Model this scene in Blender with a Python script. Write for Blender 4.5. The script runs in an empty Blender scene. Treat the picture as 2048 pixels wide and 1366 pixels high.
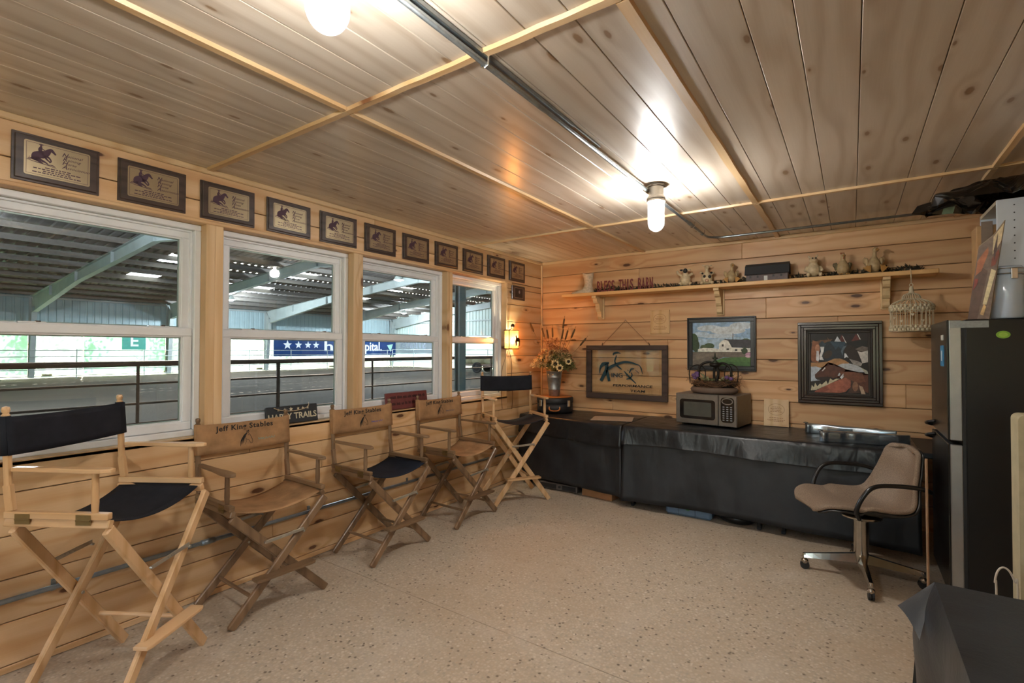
import bpy, bmesh, math, random
from mathutils import Vector, Matrix
random.seed(7)
PI = math.pi
scn = bpy.context.scene
COL = scn.collection

# ------------------------------------------------------------------ camera
CAMX, CAMH, FPX = 3.048, 1.42, 990.0
yaw, pit, rol = math.radians(34.5), math.radians(.95), math.radians(.12)
FW = Vector((-math.sin(yaw)*math.cos(pit), math.cos(yaw)*math.cos(pit), math.sin(pit)))
rt = Vector((math.cos(yaw), math.sin(yaw), 0)); up = rt.cross(FW)
RT = rt*math.cos(rol) + up*math.sin(rol); UP = up*math.cos(rol) - rt*math.sin(rol)
cd = bpy.data.cameras.new('camera'); cd.sensor_fit = 'HORIZONTAL'; cd.sensor_width = 36
cd.lens = FPX/2048*36; cd.clip_start = .02; cd.clip_end = 400
cam = bpy.data.objects.new('camera', cd); COL.objects.link(cam)
m = Matrix.Identity(4)
for i in range(3):
    m[i][0] = RT[i]; m[i][1] = UP[i]; m[i][2] = -FW[i]
m[0][3], m[1][3], m[2][3] = CAMX, 0, CAMH
cam.matrix_world = m; scn.camera = cam

# ------------------------------------------------------------------ light and exposure
scn.view_settings.view_transform = 'Standard'; scn.view_settings.look = 'None'
scn.view_settings.gamma = 1; scn.view_settings.use_curve_mapping = False
scn.view_settings.exposure = 1.45
LAMP_W, SCONCE_W, BAY_W, SUN_E, SKY_S = 56, 12, 330, 26.0, .8
wd = bpy.data.worlds.new('sky_world'); scn.world = wd; wd.use_nodes = True
wn = wd.node_tree.nodes; wl = wd.node_tree.links
sk = wn.new('ShaderNodeTexSky'); sk.sky_type = 'NISHITA'; sk.sun_disc = False
sk.sun_elevation = math.radians(38); sk.sun_rotation = math.radians(-90); sk.air_density = 1.2; sk.dust_density = 2
wl.new(sk.outputs[0], wn['Background'].inputs[0]); wn['Background'].inputs[1].default_value = SKY_S
sd = bpy.data.lights.new('sun', 'SUN'); sd.energy = SUN_E; sd.angle = math.radians(.6); sd.color = (1, .95, .85)
sun = bpy.data.objects.new('sun', sd); COL.objects.link(sun)
sun.rotation_euler = Vector((.77, -.22, -.6)).to_track_quat('-Z', 'Y').to_euler()

# ------------------------------------------------------------------ colour and materials
def rgb(h):
    h = h.lstrip('#'); o = []
    for i in (0, 2, 4):
        c = int(h[i:i+2], 16)/255
        o.append(c/12.92 if c <= .04045 else ((c+.055)/1.055)**2.4)
    return (o[0], o[1], o[2], 1)
MATS = {}
class NT:
    def __init__(s, name):
        s.m = bpy.data.materials.new(name); s.m.use_nodes = True
        s.t = s.m.node_tree; s.n = s.t.nodes; s.b = s.n['Principled BSDF']; MATS[name] = s.m
    def add(s, typ, **kw):
        n = s.n.new(typ)
        for k, v in kw.items(): setattr(n, k, v)
        return n
    def val(s, sock, v):
        if hasattr(v, 'links') or isinstance(v, bpy.types.NodeSocket): s.t.links.new(v, sock)
        else: sock.default_value = v
    def math(s, op, a, b=0, c=None, clamp=False):
        n = s.add('ShaderNodeMath', operation=op, use_clamp=clamp)
        s.val(n.inputs[0], a); s.val(n.inputs[1], b)
        if c is not None: s.val(n.inputs[2], c)
        return n.outputs[0]
    def mix(s, f, a, b, typ='MIX'):
        n = s.add('ShaderNodeMix', data_type='RGBA', blend_type=typ)
        s.val(n.inputs[0], f); s.val(n.inputs[6], a); s.val(n.inputs[7], b)
        return n.outputs[2]
    def noise(s, vec, scale, detail=3, rough=.5, dist=0):
        n = s.add('ShaderNodeTexNoise'); s.val(n.inputs['Vector'], vec)
        n.inputs['Scale'].default_value = scale; n.inputs['Detail'].default_value = detail
        n.inputs['Roughness'].default_value = rough; n.inputs['Distortion'].default_value = dist
        return n.outputs[0]
    def ramp(s, f, stops):
        n = s.add('ShaderNodeValToRGB'); s.val(n.inputs[0], f); e = n.color_ramp.elements
        while len(e) < len(stops): e.new(.5)
        for i, (p, c) in enumerate(stops):
            e[i].position = p; e[i].color = c if len(c) == 4 else (*c, 1)
        return n.outputs[0]
    def rng(s, f, a, b, c=0, d=1):
        n = s.add('ShaderNodeMapRange'); s.val(n.inputs[0], f)
        for i, v in enumerate((a, b, c, d)): n.inputs[i+1].default_value = v
        return n.outputs[0]
    def obj(s): return s.add('ShaderNodeTexCoord').outputs['Object']
    def bump(s, h, st=.2, dist=.005):
        n = s.add('ShaderNodeBump'); n.inputs['Strength'].default_value = st
        n.inputs['Distance'].default_value = dist; s.val(n.inputs['Height'], h)
        s.t.links.new(n.outputs[0], s.b.inputs['Normal'])
    def set(s, **kw):
        for k, v in kw.items(): s.val(s.b.inputs[k.replace('_', ' ')], v)
def mat(name, h, rough=.5, metal=0, var=.12, scale=14, bump=0, coat=0, spec=.5, trans=0):
    if name in MATS: return MATS[name]
    t = NT(name); c = rgb(h); o = t.obj()
    f = t.noise(o, scale, 4, .6)
    lo = tuple(x*(1-var) for x in c[:3])+(1,); hi = tuple(min(1, x*(1+var)) for x in c[:3])+(1,)
    t.set(Base_Color=t.ramp(f, [(.3, lo), (.7, hi)]), Roughness=rough, Metallic=metal)
    t.b.inputs['Specular IOR Level'].default_value = spec; t.b.inputs['Coat Weight'].default_value = coat
    t.b.inputs['Coat Roughness'].default_value = .15
    if trans: t.b.inputs['Transmission Weight'].default_value = trans
    if bump: t.bump(t.noise(o, scale*4, 3), bump, .003)
    return t.m
def flat(h): return mat('paint_'+h.lstrip('#'), h, .6, var=.05, scale=60)
def pine(name, L, W, light, dark, knot, rough=.45, coat=0, coatr=.2, kd=1., grain=1., stain=None, vstr=.35, pull_=.16):
    """pine board: L = axis index of the length, W = axis index of the width"""
    if name in MATS: return MATS[name]
    t = NT(name); sp = t.add('ShaderNodeSeparateXYZ'); t.val(sp.inputs[0], t.obj())
    oi = t.add('ShaderNodeObjectInfo').outputs['Random']
    u = t.math('ADD', sp.outputs[L], t.math('MULTIPLY', oi, 37.3))
    v = t.math('ADD', sp.outputs[W], t.math('MULTIPLY', oi, 11.7))
    cv = t.add('ShaderNodeCombineXYZ'); t.val(cv.inputs[0], t.math('MULTIPLY', u, 1.9*kd)); t.val(cv.inputs[1], t.math('MULTIPLY', v, 5.2*kd))
    vo = t.add('ShaderNodeTexVoronoi', voronoi_dimensions='2D'); t.val(vo.inputs['Vector'], cv.outputs[0]); vo.inputs['Scale'].default_value = 1
    d0 = vo.outputs['Distance']; wn_ = t.add('ShaderNodeTexWhiteNoise', noise_dimensions='3D'); t.val(wn_.inputs['Vector'], vo.outputs['Color'])
    hasn = t.math('GREATER_THAN', wn_.outputs[0], .45); ks = t.rng(wn_.outputs[0], .45, 1, .35, 1.25)
    d = t.math('DIVIDE', d0, ks)
    g = t.add('ShaderNodeCombineXYZ'); t.val(g.inputs[0], t.math('MULTIPLY', u, .55)); t.val(g.inputs[1], t.math('MULTIPLY', v, 3.2))
    slow = t.noise(g.outputs[0], 1.6, 2, .5)
    pull = t.math('MULTIPLY', t.rng(d, .0, .34, 1, 0), t.math('MULTIPLY', hasn, pull_))
    ph = t.math('ADD', t.math('MULTIPLY', slow, 15*grain), t.math('MULTIPLY', t.math('ADD', v, pull), 58*grain))
    ring = t.math('ADD', t.math('MULTIPLY', t.math('SINE', ph), .5), .5)
    f2 = t.add('ShaderNodeCombineXYZ'); t.val(f2.inputs[0], t.math('MULTIPLY', u, 4)); t.val(f2.inputs[1], t.math('MULTIPLY', v, 150))
    fine = t.noise(f2.outputs[0], 1, 3, .6)
    mixv = t.math('ADD', t.math('MULTIPLY', t.math('POWER', ring, 2.2), .55), t.math('MULTIPLY', fine, .45))
    base = t.mix(t.rng(mixv, .1, .95), rgb(light), rgb(dark))
    if stain:
        s1 = t.add('ShaderNodeCombineXYZ'); t.val(s1.inputs[0], t.math('MULTIPLY', u, .9)); t.val(s1.inputs[1], t.math('MULTIPLY', v, 6))
        base = t.mix(t.rng(t.noise(s1.outputs[0], 1.3, 3, .55), .52, .78, 0, .55), base, rgb(stain))
    tone = t.rng(oi, 0, 1, 1-vstr*.5, 1+vstr*.25)
    hs = t.add('ShaderNodeHueSaturation'); t.val(hs.inputs['Color'], base); t.val(hs.inputs['Value'], tone); base = hs.outputs[0]
    wob = t.math('ADD', d, t.math('MULTIPLY', t.math('SUBTRACT', t.noise(t.obj(), 40, 2), .5), .03))
    halo = t.math('MULTIPLY', t.rng(wob, .075, .15, 1, 0), t.math('MULTIPLY', hasn, .55))
    base = t.mix(halo, base, t.mix(.5, rgb(dark), rgb(knot)))
    core = t.math('MULTIPLY', t.rng(wob, .05, .075, 1, 0), hasn)
    base = t.mix(core, base, rgb(knot))
    t.set(Base_Color=base, Roughness=rough); t.b.inputs['Coat Weight'].default_value = coat; t.b.inputs['Coat Roughness'].default_value = coatr
    t.bump(mixv, .06, .002)
    return t.m
def glass(name, tint=(.97, .99, .98, 1), ior=1.45, haze=0, hazecol=(1, 1, 1, 1), hazeb='ShaderNodeBsdfTranslucent'):
    if name in MATS: return MATS[name]
    t = NT(name); t.n.remove(t.b); out = t.n['Material Output']
    tr = t.add('ShaderNodeBsdfTransparent'); tr.inputs[0].default_value = tint
    gl = t.add('ShaderNodeBsdfGlossy'); gl.inputs['Roughness'].default_value = .015
    lw = t.add('ShaderNodeLayerWeight'); lw.inputs[0].default_value = .5; r0 = ((ior-1)/(ior+1))**2*1.6
    fr = t.math('ADD', r0, t.math('MULTIPLY', t.math('POWER', lw.outputs['Facing'], 5), .7))
    last = tr.outputs[0]
    if haze:
        tl = t.add(hazeb); tl.inputs[0].default_value = hazecol
        mh = t.add('ShaderNodeMixShader'); nz = t.noise(t.obj(), 9, 3)
        t.val(mh.inputs[0], t.rng(nz, .35, .75, haze*.6, haze*1.3)); t.val(mh.inputs[1], last); t.val(mh.inputs[2], tl.outputs[0]); last = mh.outputs[0]
    mx = t.add('ShaderNodeMixShader'); t.val(mx.inputs[0], fr); t.val(mx.inputs[1], last); t.val(mx.inputs[2], gl.outputs[0])
    t.t.links.new(mx.outputs[0], out.inputs[0]); return t.m
def emit(name, c, s):
    if name in MATS: return MATS[name]
    t = NT(name); t.set(Base_Color=(1, 1, 1, 1)); t.b.inputs['Emission Color'].default_value = (*c, 1); t.b.inputs['Emission Strength'].default_value = s
    return t.m
def translucent(name, h1, h2, amt=.8, scale=2., axis=None):
    if name in MATS: return MATS[name]
    t = NT(name); out = t.n['Material Output']; t.set(Roughness=.5)
    c = t.ramp(t.noise(t.obj(), scale, 2), [(.35, rgb(h1)), (.65, rgb(h2))])
    t.val(t.b.inputs['Base Color'], c); tl = t.add('ShaderNodeBsdfTranslucent'); t.val(tl.inputs[0], c)
    mx = t.add('ShaderNodeMixShader'); mx.inputs[0].default_value = amt
    t.val(mx.inputs[1], t.b.outputs[0]); t.val(mx.inputs[2], tl.outputs[0]); t.t.links.new(mx.outputs[0], out.inputs[0]); return t.m

# ------------------------------------------------------------------ mesh building
class MB:
    def __init__(s): s.v = []; s.f = []; s.mi = []
    def add(s, vs, fs, mi=0, M=None):
        o = len(s.v)
        s.v += [tuple(M @ Vector(p)) if M else tuple(p) for p in vs]
        s.f += [tuple(i+o for i in f) for f in fs]; s.mi += [mi]*len(fs); return s
    def box(s, a, b, mi=0, M=None, ch=0):
        x0, x1 = sorted((a[0], b[0])); y0, y1 = sorted((a[1], b[1])); z0, z1 = sorted((a[2], b[2]))
        if not ch:
            return s.add([(x0, y0, z0), (x1, y0, z0), (x1, y1, z0), (x0, y1, z0), (x0, y0, z1), (x1, y0, z1), (x1, y1, z1), (x0, y1, z1)],
                         [(3, 2, 1, 0), (4, 5, 6, 7), (0, 1, 5, 4), (1, 2, 6, 5), (2, 3, 7, 6), (3, 0, 4, 7)], mi, M)
        c = min(ch, (x1-x0)*.45, (y1-y0)*.45, (z1-z0)*.45); V = []; idx = {}
        X = (x0, x1); Y = (y0, y1); Z = (z0, z1); sg = (1, -1)
        for i in (0, 1):
            for j in (0, 1):
                for k in (0, 1):
                    for a_ in range(3):
                        p = [X[i]+sg[i]*c, Y[j]+sg[j]*c, Z[k]+sg[k]*c]; p[a_] = (X[i], Y[j], Z[k])[a_]
                        idx[i, j, k, a_] = len(V); V.append(tuple(p))
        F = []
        for a_ in range(3):
            b_, c_ = [(1, 2), (2, 0), (0, 1)][a_]
            for e in (0, 1):
                q = []
                for (p_, r_) in ((0, 0), (1, 0), (1, 1), (0, 1)):
                    t = [0, 0, 0]; t[a_] = e; t[b_] = p_; t[c_] = r_; q.append(idx[(*t, a_)])
                F.append(tuple(q) if e else tuple(q[::-1]))
            for p_ in (0, 1):
                for r_ in (0, 1):
                    t0 = [0, 0, 0]; t0[b_] = p_; t0[c_] = r_; t1 = list(t0); t1[a_] = 1
                    q = [idx[(*t0, b_)], idx[(*t1, b_)], idx[(*t1, c_)], idx[(*t0, c_)]]
                    F.append(tuple(q) if (p_ == r_) else tuple(q[::-1]))
        for i in (0, 1):
            for j in (0, 1):
                for k in (0, 1):
                    q = (idx[i, j, k, 0], idx[i, j, k, 1], idx[i, j, k, 2]); F.append(q if (i+j+k) % 2 else q[::-1])
        return s.add(V, F, mi, M)
    def bar(s, p, q, w, h, up=(0, 0, 1), mi=0, ch=.003):
        p = Vector(p); q = Vector(q); d = q-p; L = d.length; d.normalize(); u = Vector(up)
        sx = d.cross(u).normalized(); uz = sx.cross(d)
        M = Matrix(((sx.x, d.x, uz.x, p.x), (sx.y, d.y, uz.y, p.y), (sx.z, d.z, uz.z, p.z), (0, 0, 0, 1)))
        return s.box((-w/2, 0, -h/2), (w/2, L, h/2), mi, M, ch)
    def tube(s, pts, r, seg=8, mi=0, cap=True, M=None):
        pts = [Vector(p) for p in pts]; n = len(pts); V = []; F = []
        rr = r if isinstance(r, (list, tuple)) else [r]*n
        t0 = (pts[1]-pts[0]).normalized(); ref = Vector((0, 0, 1)) if abs(t0.z) < .9 else Vector((1, 0, 0))
        a = t0.cross(ref).normalized()
        for i, p in enumerate(pts):
            t = (pts[min(i+1, n-1)]-pts[max(i-1, 0)]).normalized()
            a = (a-t*a.dot(t)).normalized(); b = t.cross(a)
            for k in range(seg):
                an = 2*PI*k/seg; V.append(p+(a*math.cos(an)+b*math.sin(an))*rr[i])
        for i in range(n-1):
            for k in range(seg):
                k2 = (k+1) % seg; F.append((i*seg+k, i*seg+k2, (i+1)*seg+k2, (i+1)*seg+k))
        if cap: F.append(tuple(range(seg))[::-1]); F.append(tuple((n-1)*seg+k for k in range(seg)))
        return s.add(V, F, mi, M)
    def lathe(s, prof, seg=24, c=(0, 0, 0), mi=0, M=None, sx=1, sy=1):
        V = []; F = []; n = len(prof)
        for r, z in prof:
            for k in range(seg):
                a = 2*PI*k/seg; V.append((c[0]+max(r, 1e-5)*math.cos(a)*sx, c[1]+max(r, 1e-5)*math.sin(a)*sy, c[2]+z))
        for i in range(n-1):
            for k in range(seg):
                k2 = (k+1) % seg; F.append((i*seg+k, i*seg+k2, (i+1)*seg+k2, (i+1)*seg+k))
        return s.add(V, F, mi, M)
    def ball(s, c, r, seg=12, rings=8, mi=0, M=None):
        r = r if isinstance(r, (list, tuple)) else (r, r, r); V = [(c[0], c[1], c[2]-r[2])]; F = []
        for i in range(1, rings):
            t = -PI/2+PI*i/rings
            for k in range(seg):
                a = 2*PI*k/seg; V.append((c[0]+r[0]*math.cos(t)*math.cos(a), c[1]+r[1]*math.cos(t)*math.sin(a), c[2]+r[2]*math.sin(t)))
        V.append((c[0], c[1], c[2]+r[2])); T = len(V)-1
        for k in range(seg):
            k2 = (k+1) % seg; F.append((0, 1+k2, 1+k)); F.append((T, T-seg+k, T-seg+k2))
            for i in range(rings-2):
                b = 1+i*seg; F.append((b+k, b+k2, b+seg+k2, b+seg+k))
        return s.add(V, F, mi, M)
    def prism(s, poly, z0, z1, mi=0, M=None):
        n = len(poly); V = [(x, y, z0) for x, y in poly]+[(x, y, z1) for x, y in poly]
        ar = sum(poly[i][0]*poly[(i+1) % n][1]-poly[(i+1) % n][0]*poly[i][1] for i in range(n))
        if ar < 0: V = V[:n][::-1]+V[n:][::-1]
        F = [tuple(range(n))[::-1], tuple(range(n, 2*n))]+[(i, (i+1) % n, n+(i+1) % n, n+i) for i in range(n)]
        return s.add(V, F, mi, M)
    def grid(s, fn, nu, nv, mi=0):
        V = [fn(i/nu, j/nv) for j in range(nv+1) for i in range(nu+1)]
        F = [(j*(nu+1)+i, j*(nu+1)+i+1, (j+1)*(nu+1)+i+1, (j+1)*(nu+1)+i) for j in range(nv) for i in range(nu)]
        return s.add(V, F, mi)
    def mesh(s, name):
        me = bpy.data.meshes.new(name); me.from_pydata(s.v, [], s.f); return me
    def build(s, name, mats, parent=None, smooth=False, loc=None):
        me = s.mesh(name)
        for mm in (mats if isinstance(mats, (list, tuple)) else [mats]): me.materials.append(mm)
        me.polygons.foreach_set('material_index', s.mi)
        if smooth: me.polygons.foreach_set('use_smooth', [True]*len(me.polygons))
        me.update(); return link(name, me, parent, loc)
def link(name, me, parent=None, loc=None):
    o = bpy.data.objects.new(name, me); COL.objects.link(o)
    if parent: o.parent = parent
    if loc: o.location = loc
    return o
def tag(o, label=None, cat=None, group=None, kind=None):
    if label: o['label'] = label
    if cat: o['category'] = cat
    if group: o['group'] = group
    if kind: o['kind'] = kind
    return o
def thing(name, label, cat, loc=(0, 0, 0), rz=0, group=None):
    o = bpy.data.objects.new(name, None); COL.objects.link(o); o.empty_display_size = .05
    o.location = loc; o.rotation_euler = (0, 0, rz); return tag(o, label, cat, group)
def struct(name, loc=(0, 0, 0)):
    o = bpy.data.objects.new(name, None); COL.objects.link(o); o.location = loc; o['kind'] = 'structure'; return o
def copy_tree(o, parent=None):
    c = o.copy(); COL.objects.link(c); c.parent = parent
    for ch in o.children: copy_tree(ch, c)
    return c
def mods(o, *ms):
    for typ, kw in ms:
        md = o.modifiers.new(typ.lower(), typ)
        for k, v in kw.items(): setattr(md, k, v)
    return o
def smooth_by(o):
    o.data.polygons.foreach_set('use_smooth', [True]*len(o.data.polygons)); return o
def basis(X, Y, o):
    X = Vector(X).normalized(); Y = Vector(Y).normalized(); Z = X.cross(Y)
    return Matrix(((X.x, Y.x, Z.x, o[0]), (X.y, Y.y, Z.y, o[1]), (X.z, Y.z, Z.z, o[2]), (0, 0, 0, 1)))
LEFT = lambda o: basis((0, 1, 0), (0, 0, 1), o)      # a picture on the window wall
BACK = lambda o: basis((1, 0, 0), (0, 0, 1), o)      # a picture on the end wall
def text_geo(body, size, width=None, bold=0, shear=0, depth=.0006, align='CENTER', sx=1, cs=1):
    cu = bpy.data.curves.new('t', 'FONT'); cu.body = body; cu.size = size; cu.align_x = align; cu.align_y = 'CENTER'
    cu.extrude = depth; cu.offset = bold; cu.shear = shear; cu.resolution_u = 3; cu.space_character = cs
    ob = bpy.data.objects.new('t', cu); COL.objects.link(ob)
    dg = bpy.context.evaluated_depsgraph_get(); me = bpy.data.meshes.new_from_object(ob.evaluated_get(dg))
    bpy.data.objects.remove(ob); bpy.data.curves.remove(cu)
    V = [tuple(v.co) for v in me.vertices]; F = [tuple(p.vertices) for p in me.polygons]; bpy.data.meshes.remove(me)
    if width and V:
        w = max(v[0] for v in V)-min(v[0] for v in V); sx = width/w
    return [(x*sx, y, z) for x, y, z in V], F
def text(mb, body, size, M, mi=0, **kw):
    V, F = text_geo(body, size, **kw); mb.add(V, F, mi, M); return mb
def rect_frame(mb, w, h, t, z0, z1, mi=0, M=None, ch=0, bw=None):
    """picture frame round (0,0): outer w x h, border t"""
    for a, b in (((-w/2, h/2-t), (w/2, h/2)), ((-w/2, -h/2), (w/2, -h/2+t)), ((-w/2, -h/2+t), (-w/2+t, h/2-t)), ((w/2-t, -h/2+t), (w/2, h/2-t))):
        mb.box((*a, z0), (*b, z1), mi, M, ch)
    return mb
def art(name, polys, M, parent, w, h, step=.00025):
    """flat print: colour shapes in 0..1 picture coordinates (y up), laid over one another"""
    cols = []; mb = MB()
    for i, (c, P) in enumerate(polys):
        if c not in cols: cols.append(c)
        pts = [((x-.5)*w, (y-.5)*h) for x, y in P]
        mb.prism(pts, 0 if i == 0 else .0005, .0006+step*i, cols.index(c), M)
    return mb.build(name, [mat('oil_'+c.lstrip('#'), c, .5, var=.3, scale=38, bump=.1) for c in cols], parent)
def ell(cx, cy, rx, ry, n=14, a=0, a0=0, a1=2*PI):
    return [(cx+rx*math.cos(t)*math.cos(a)-ry*math.sin(t)*math.sin(a), cy+rx*math.cos(t)*math.sin(a)+ry*math.sin(t)*math.cos(a)) for t in (a0+(a1-a0)*k/n for k in range(n if a1-a0 > 6.2 else n+1))]
def spline(pts, n=6):
    """Catmull-Rom through 2D or 3D points"""
    P = [Vector(p) for p in pts]; o = []
    for i in range(len(P)-1):
        p0 = P[max(i-1, 0)]; p1 = P[i]; p2 = P[i+1]; p3 = P[min(i+2, len(P)-1)]
        for k in range(n):
            t = k/n; o.append(.5*((2*p1)+(p2-p0)*t+(2*p0-5*p1+4*p2-p3)*t*t+(3*p1-p0-3*p2+p3)*t**3))
    o.append(P[-1]); return o
def stroke(mb, pts, w, z=.0008, mi=0, M=None, n=5, z0=0):
    """brush stroke along a 2D line; w = list of widths"""
    S = spline(pts, n); m_ = len(S); L = []; R = []
    for i, p in enumerate(S):
        t = (S[min(i+1, m_-1)]-S[max(i-1, 0)]); t = Vector((t.x, t.y)).normalized(); nn = Vector((-t.y, t.x))
        f = i/(m_-1)*(len(w)-1); a = int(min(f, len(w)-2)); ww = (w[a]+(w[a+1]-w[a])*(f-a))/2
        L.append((p.x+nn.x*ww, p.y+nn.y*ww)); R.append((p.x-nn.x*ww, p.y-nn.y*ww))
    for i in range(m_-1): mb.prism([L[i], R[i], R[i+1], L[i+1]], z0, z, mi, M)
    return mb
def blob(name, parts, mats, parent, vox=.004, loc=None, disp=0):
    """several overlapping ellipsoids fused into one continuous skin; parts: (centre, radii[, tube end])"""
    mb = MB()
    for p in parts:
        if len(p) == 2: mb.ball(p[0], p[1], 14, 10)
        else: mb.tube([p[0], p[2]], p[1], 10)
    o = mb.build(name, mats, parent, True, loc)
    mods(o, ('REMESH', dict(mode='VOXEL', voxel_size=vox, use_smooth_shade=True)), ('SMOOTH', dict(factor=.5, iterations=4)))
    return o

# ================================================================== THE ROOM
D, CEIL, XR, YB = 5.055, 2.455, 4.45, -3.0
P_ = dict(light='#e4c093', dark='#cfa06c', knot='#5c3820', stain='#bf8a58')
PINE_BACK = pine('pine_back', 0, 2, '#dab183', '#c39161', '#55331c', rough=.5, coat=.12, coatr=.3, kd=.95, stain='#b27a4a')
PINE_LEFT = pine('pine_left', 1, 2, rough=.5, coat=.12, coatr=.3, kd=.95, **P_)
PINE_POST = pine('pine_post', 2, 1, '#e6c79c', '#d0a877', '#6a4426', rough=.5, kd=.8, grain=.8, vstr=.2)
PINE_TRIMY = pine('pine_trim_y', 1, 0, '#dabb90', '#c49e6d', '#75492a', rough=.45, coat=.2, kd=.7, vstr=.15)
PINE_TRIMX = pine('pine_trim_x', 0, 1, '#dabb90', '#c49e6d', '#75492a', rough=.45, coat=.2, kd=.7, vstr=.15)
PINE_CEIL = pine('pine_ceiling', 1, 0, '#d1c5b5', '#baa995', '#8a6f54', rough=.36, coat=.45, coatr=.22, kd=1.05, grain=1.1, vstr=.16, pull_=.05)
BACKING = mat('wall_backing', '#5a4630', .9)

# floor: two cast slabs of exposed aggregate with a sawn joint between them
t = NT('aggregate_floor'); o_ = t.obj()
v1 = t.add('ShaderNodeTexVoronoi'); t.val(v1.inputs['Vector'], o_); v1.inputs['Scale'].default_value = 75
sep = t.add('ShaderNodeSeparateColor'); t.val(sep.inputs[0], v1.outputs['Color'])
peb = t.ramp(sep.outputs[0], [(0, rgb('#a89d8e')), (.3, rgb('#bfb2a0')), (.6, rgb('#c9bca9')), (.85, rgb('#b8a68f')), (1, rgb('#d6cdbf'))])
dk = t.math('GREATER_THAN', sep.outputs[1], .962)
peb = t.mix(dk, peb, rgb('#6b5f52'))
cem = t.mix(t.rng(v1.outputs['Distance'], .3, .75), peb, rgb('#b5a793'))
big = t.noise(o_, 1.1, 4, .6)
cem = t.mix(t.rng(big, .45, .7, 0, .5), cem, rgb('#b09a80'))
cem = t.mix(t.rng(t.noise(o_, 2.7, 3, .6), .55, .75, 0, .35), cem, rgb('#d2c9bc'))
t.set(Base_Color=cem, Roughness=.55); t.bump(t.math('SUBTRACT', 1, v1.outputs['Distance']), .18, .003)
AGG = t.m
fl = struct('floor')
JY = 2.05
mb = MB(); mb.box((-.16, YB-.16, -.2), (XR+.16, D+.16, -.012)); mb.build('slab_bed', mat('joint_filler', '#6d6152', .9), fl)
for a, b in ((YB-.1, JY-.002), (JY+.002, D+.1)):
    mb = MB(); mb.box((-.15, a, -.1), (XR+.1, b, 0)); mb.build('concrete_slab', AGG, fl)

# courses of boards
ZJ = [.0, .035, .223, .411, .598, .786, .974, 1.162, 1.350, 1.537, 1.725, 1.913, 2.085, 2.264, CEIL]
ZB = [0.012+.189*k for k in range(0, 13)]+[CEIL]; ZB[0] = .0
G = .0022
def board_x(parent, x0, x1, z0, z1, yf, mat_, dirn=-1):
    mb = MB(); mb.box((x0+.0006, yf, z0+G), (x1-.0006, yf-dirn*.02, z1-G), ch=.003); return mb.build('board', mat_, parent)
def board_y(parent, y0, y1, z0, z1, xf, mat_, dirn=1):
    mb = MB(); mb.box((xf, y0+.0006, z0+G), (xf-dirn*.02, y1-.0006, z1-G), ch=.003); return mb.build('board', mat_, parent)
wb = struct('wall_back'); mb = MB(); mb.box((-.16, D+.02, 0), (XR+.16, D+.14, CEIL+.1)); mb.build('backing', BACKING, wb)
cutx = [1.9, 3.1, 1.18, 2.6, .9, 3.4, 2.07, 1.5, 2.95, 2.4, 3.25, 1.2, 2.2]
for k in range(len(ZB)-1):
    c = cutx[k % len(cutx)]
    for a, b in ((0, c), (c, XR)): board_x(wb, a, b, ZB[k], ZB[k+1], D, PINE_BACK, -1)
# window wall
WIN = [(.43, 1.34), (1.434, 2.36), (2.447, 3.395), (3.465, 4.33)]
SILL, HEAD = .925, 2.15
wlft = struct('wall_left')
mb = MB(); mb.box((-.16, YB, 0), (-.02, D+.02, SILL-.02)); mb.box((-.16, YB, HEAD+.01), (-.02, D+.02, CEIL+.1))
mb.box((-.16, YB, SILL-.02), (-.02, .34, HEAD+.01)); mb.box((-.16, 4.345, SILL-.02), (-.02, D+.02, HEAD+.01)); mb.build('backing', BACKING, wlft)
cuty = [1.3, 2.6, 1.75, 3.4, 2.1, 1.1]
for k in range(len(ZJ)-1):
    z0, z1 = ZJ[k], ZJ[k+1]
    if z1 <= SILL:
        c = cuty[k]
        for a, b in ((YB, c), (c, c+2.1), (c+2.1, D)): board_y(wlft, a, b, z0, z1, 0, PINE_LEFT)
    elif z0 >= 2.2:
        for a, b in ((YB, 1.9+k*.05), (1.9+k*.05, D)): board_y(wlft, a, b, z0, z1, 0, PINE_LEFT)
    else:
        if z0 < SILL:
            board_y(wlft, YB, 1.6, z0, SILL-.001, 0, PINE_LEFT); board_y(wlft, 1.6, 4.345, z0, SILL-.001, 0, PINE_LEFT); board_y(wlft, 4.345, D, z0, z1, 0, PINE_LEFT)
        elif z1 > HEAD:
            board_y(wlft, YB, D, z0+.065, z1, 0, PINE_LEFT); board_y(wlft, 4.345, D, z0, z0+.063, 0, PINE_LEFT); board_y(wlft, YB, .34, z0, z0+.063, 0, PINE_LEFT)
        else:
            board_y(wlft, 4.345, D, z0, z1, 0, PINE_LEFT); board_y(wlft, YB, .34, z0, z1, 0, PINE_LEFT)
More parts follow.
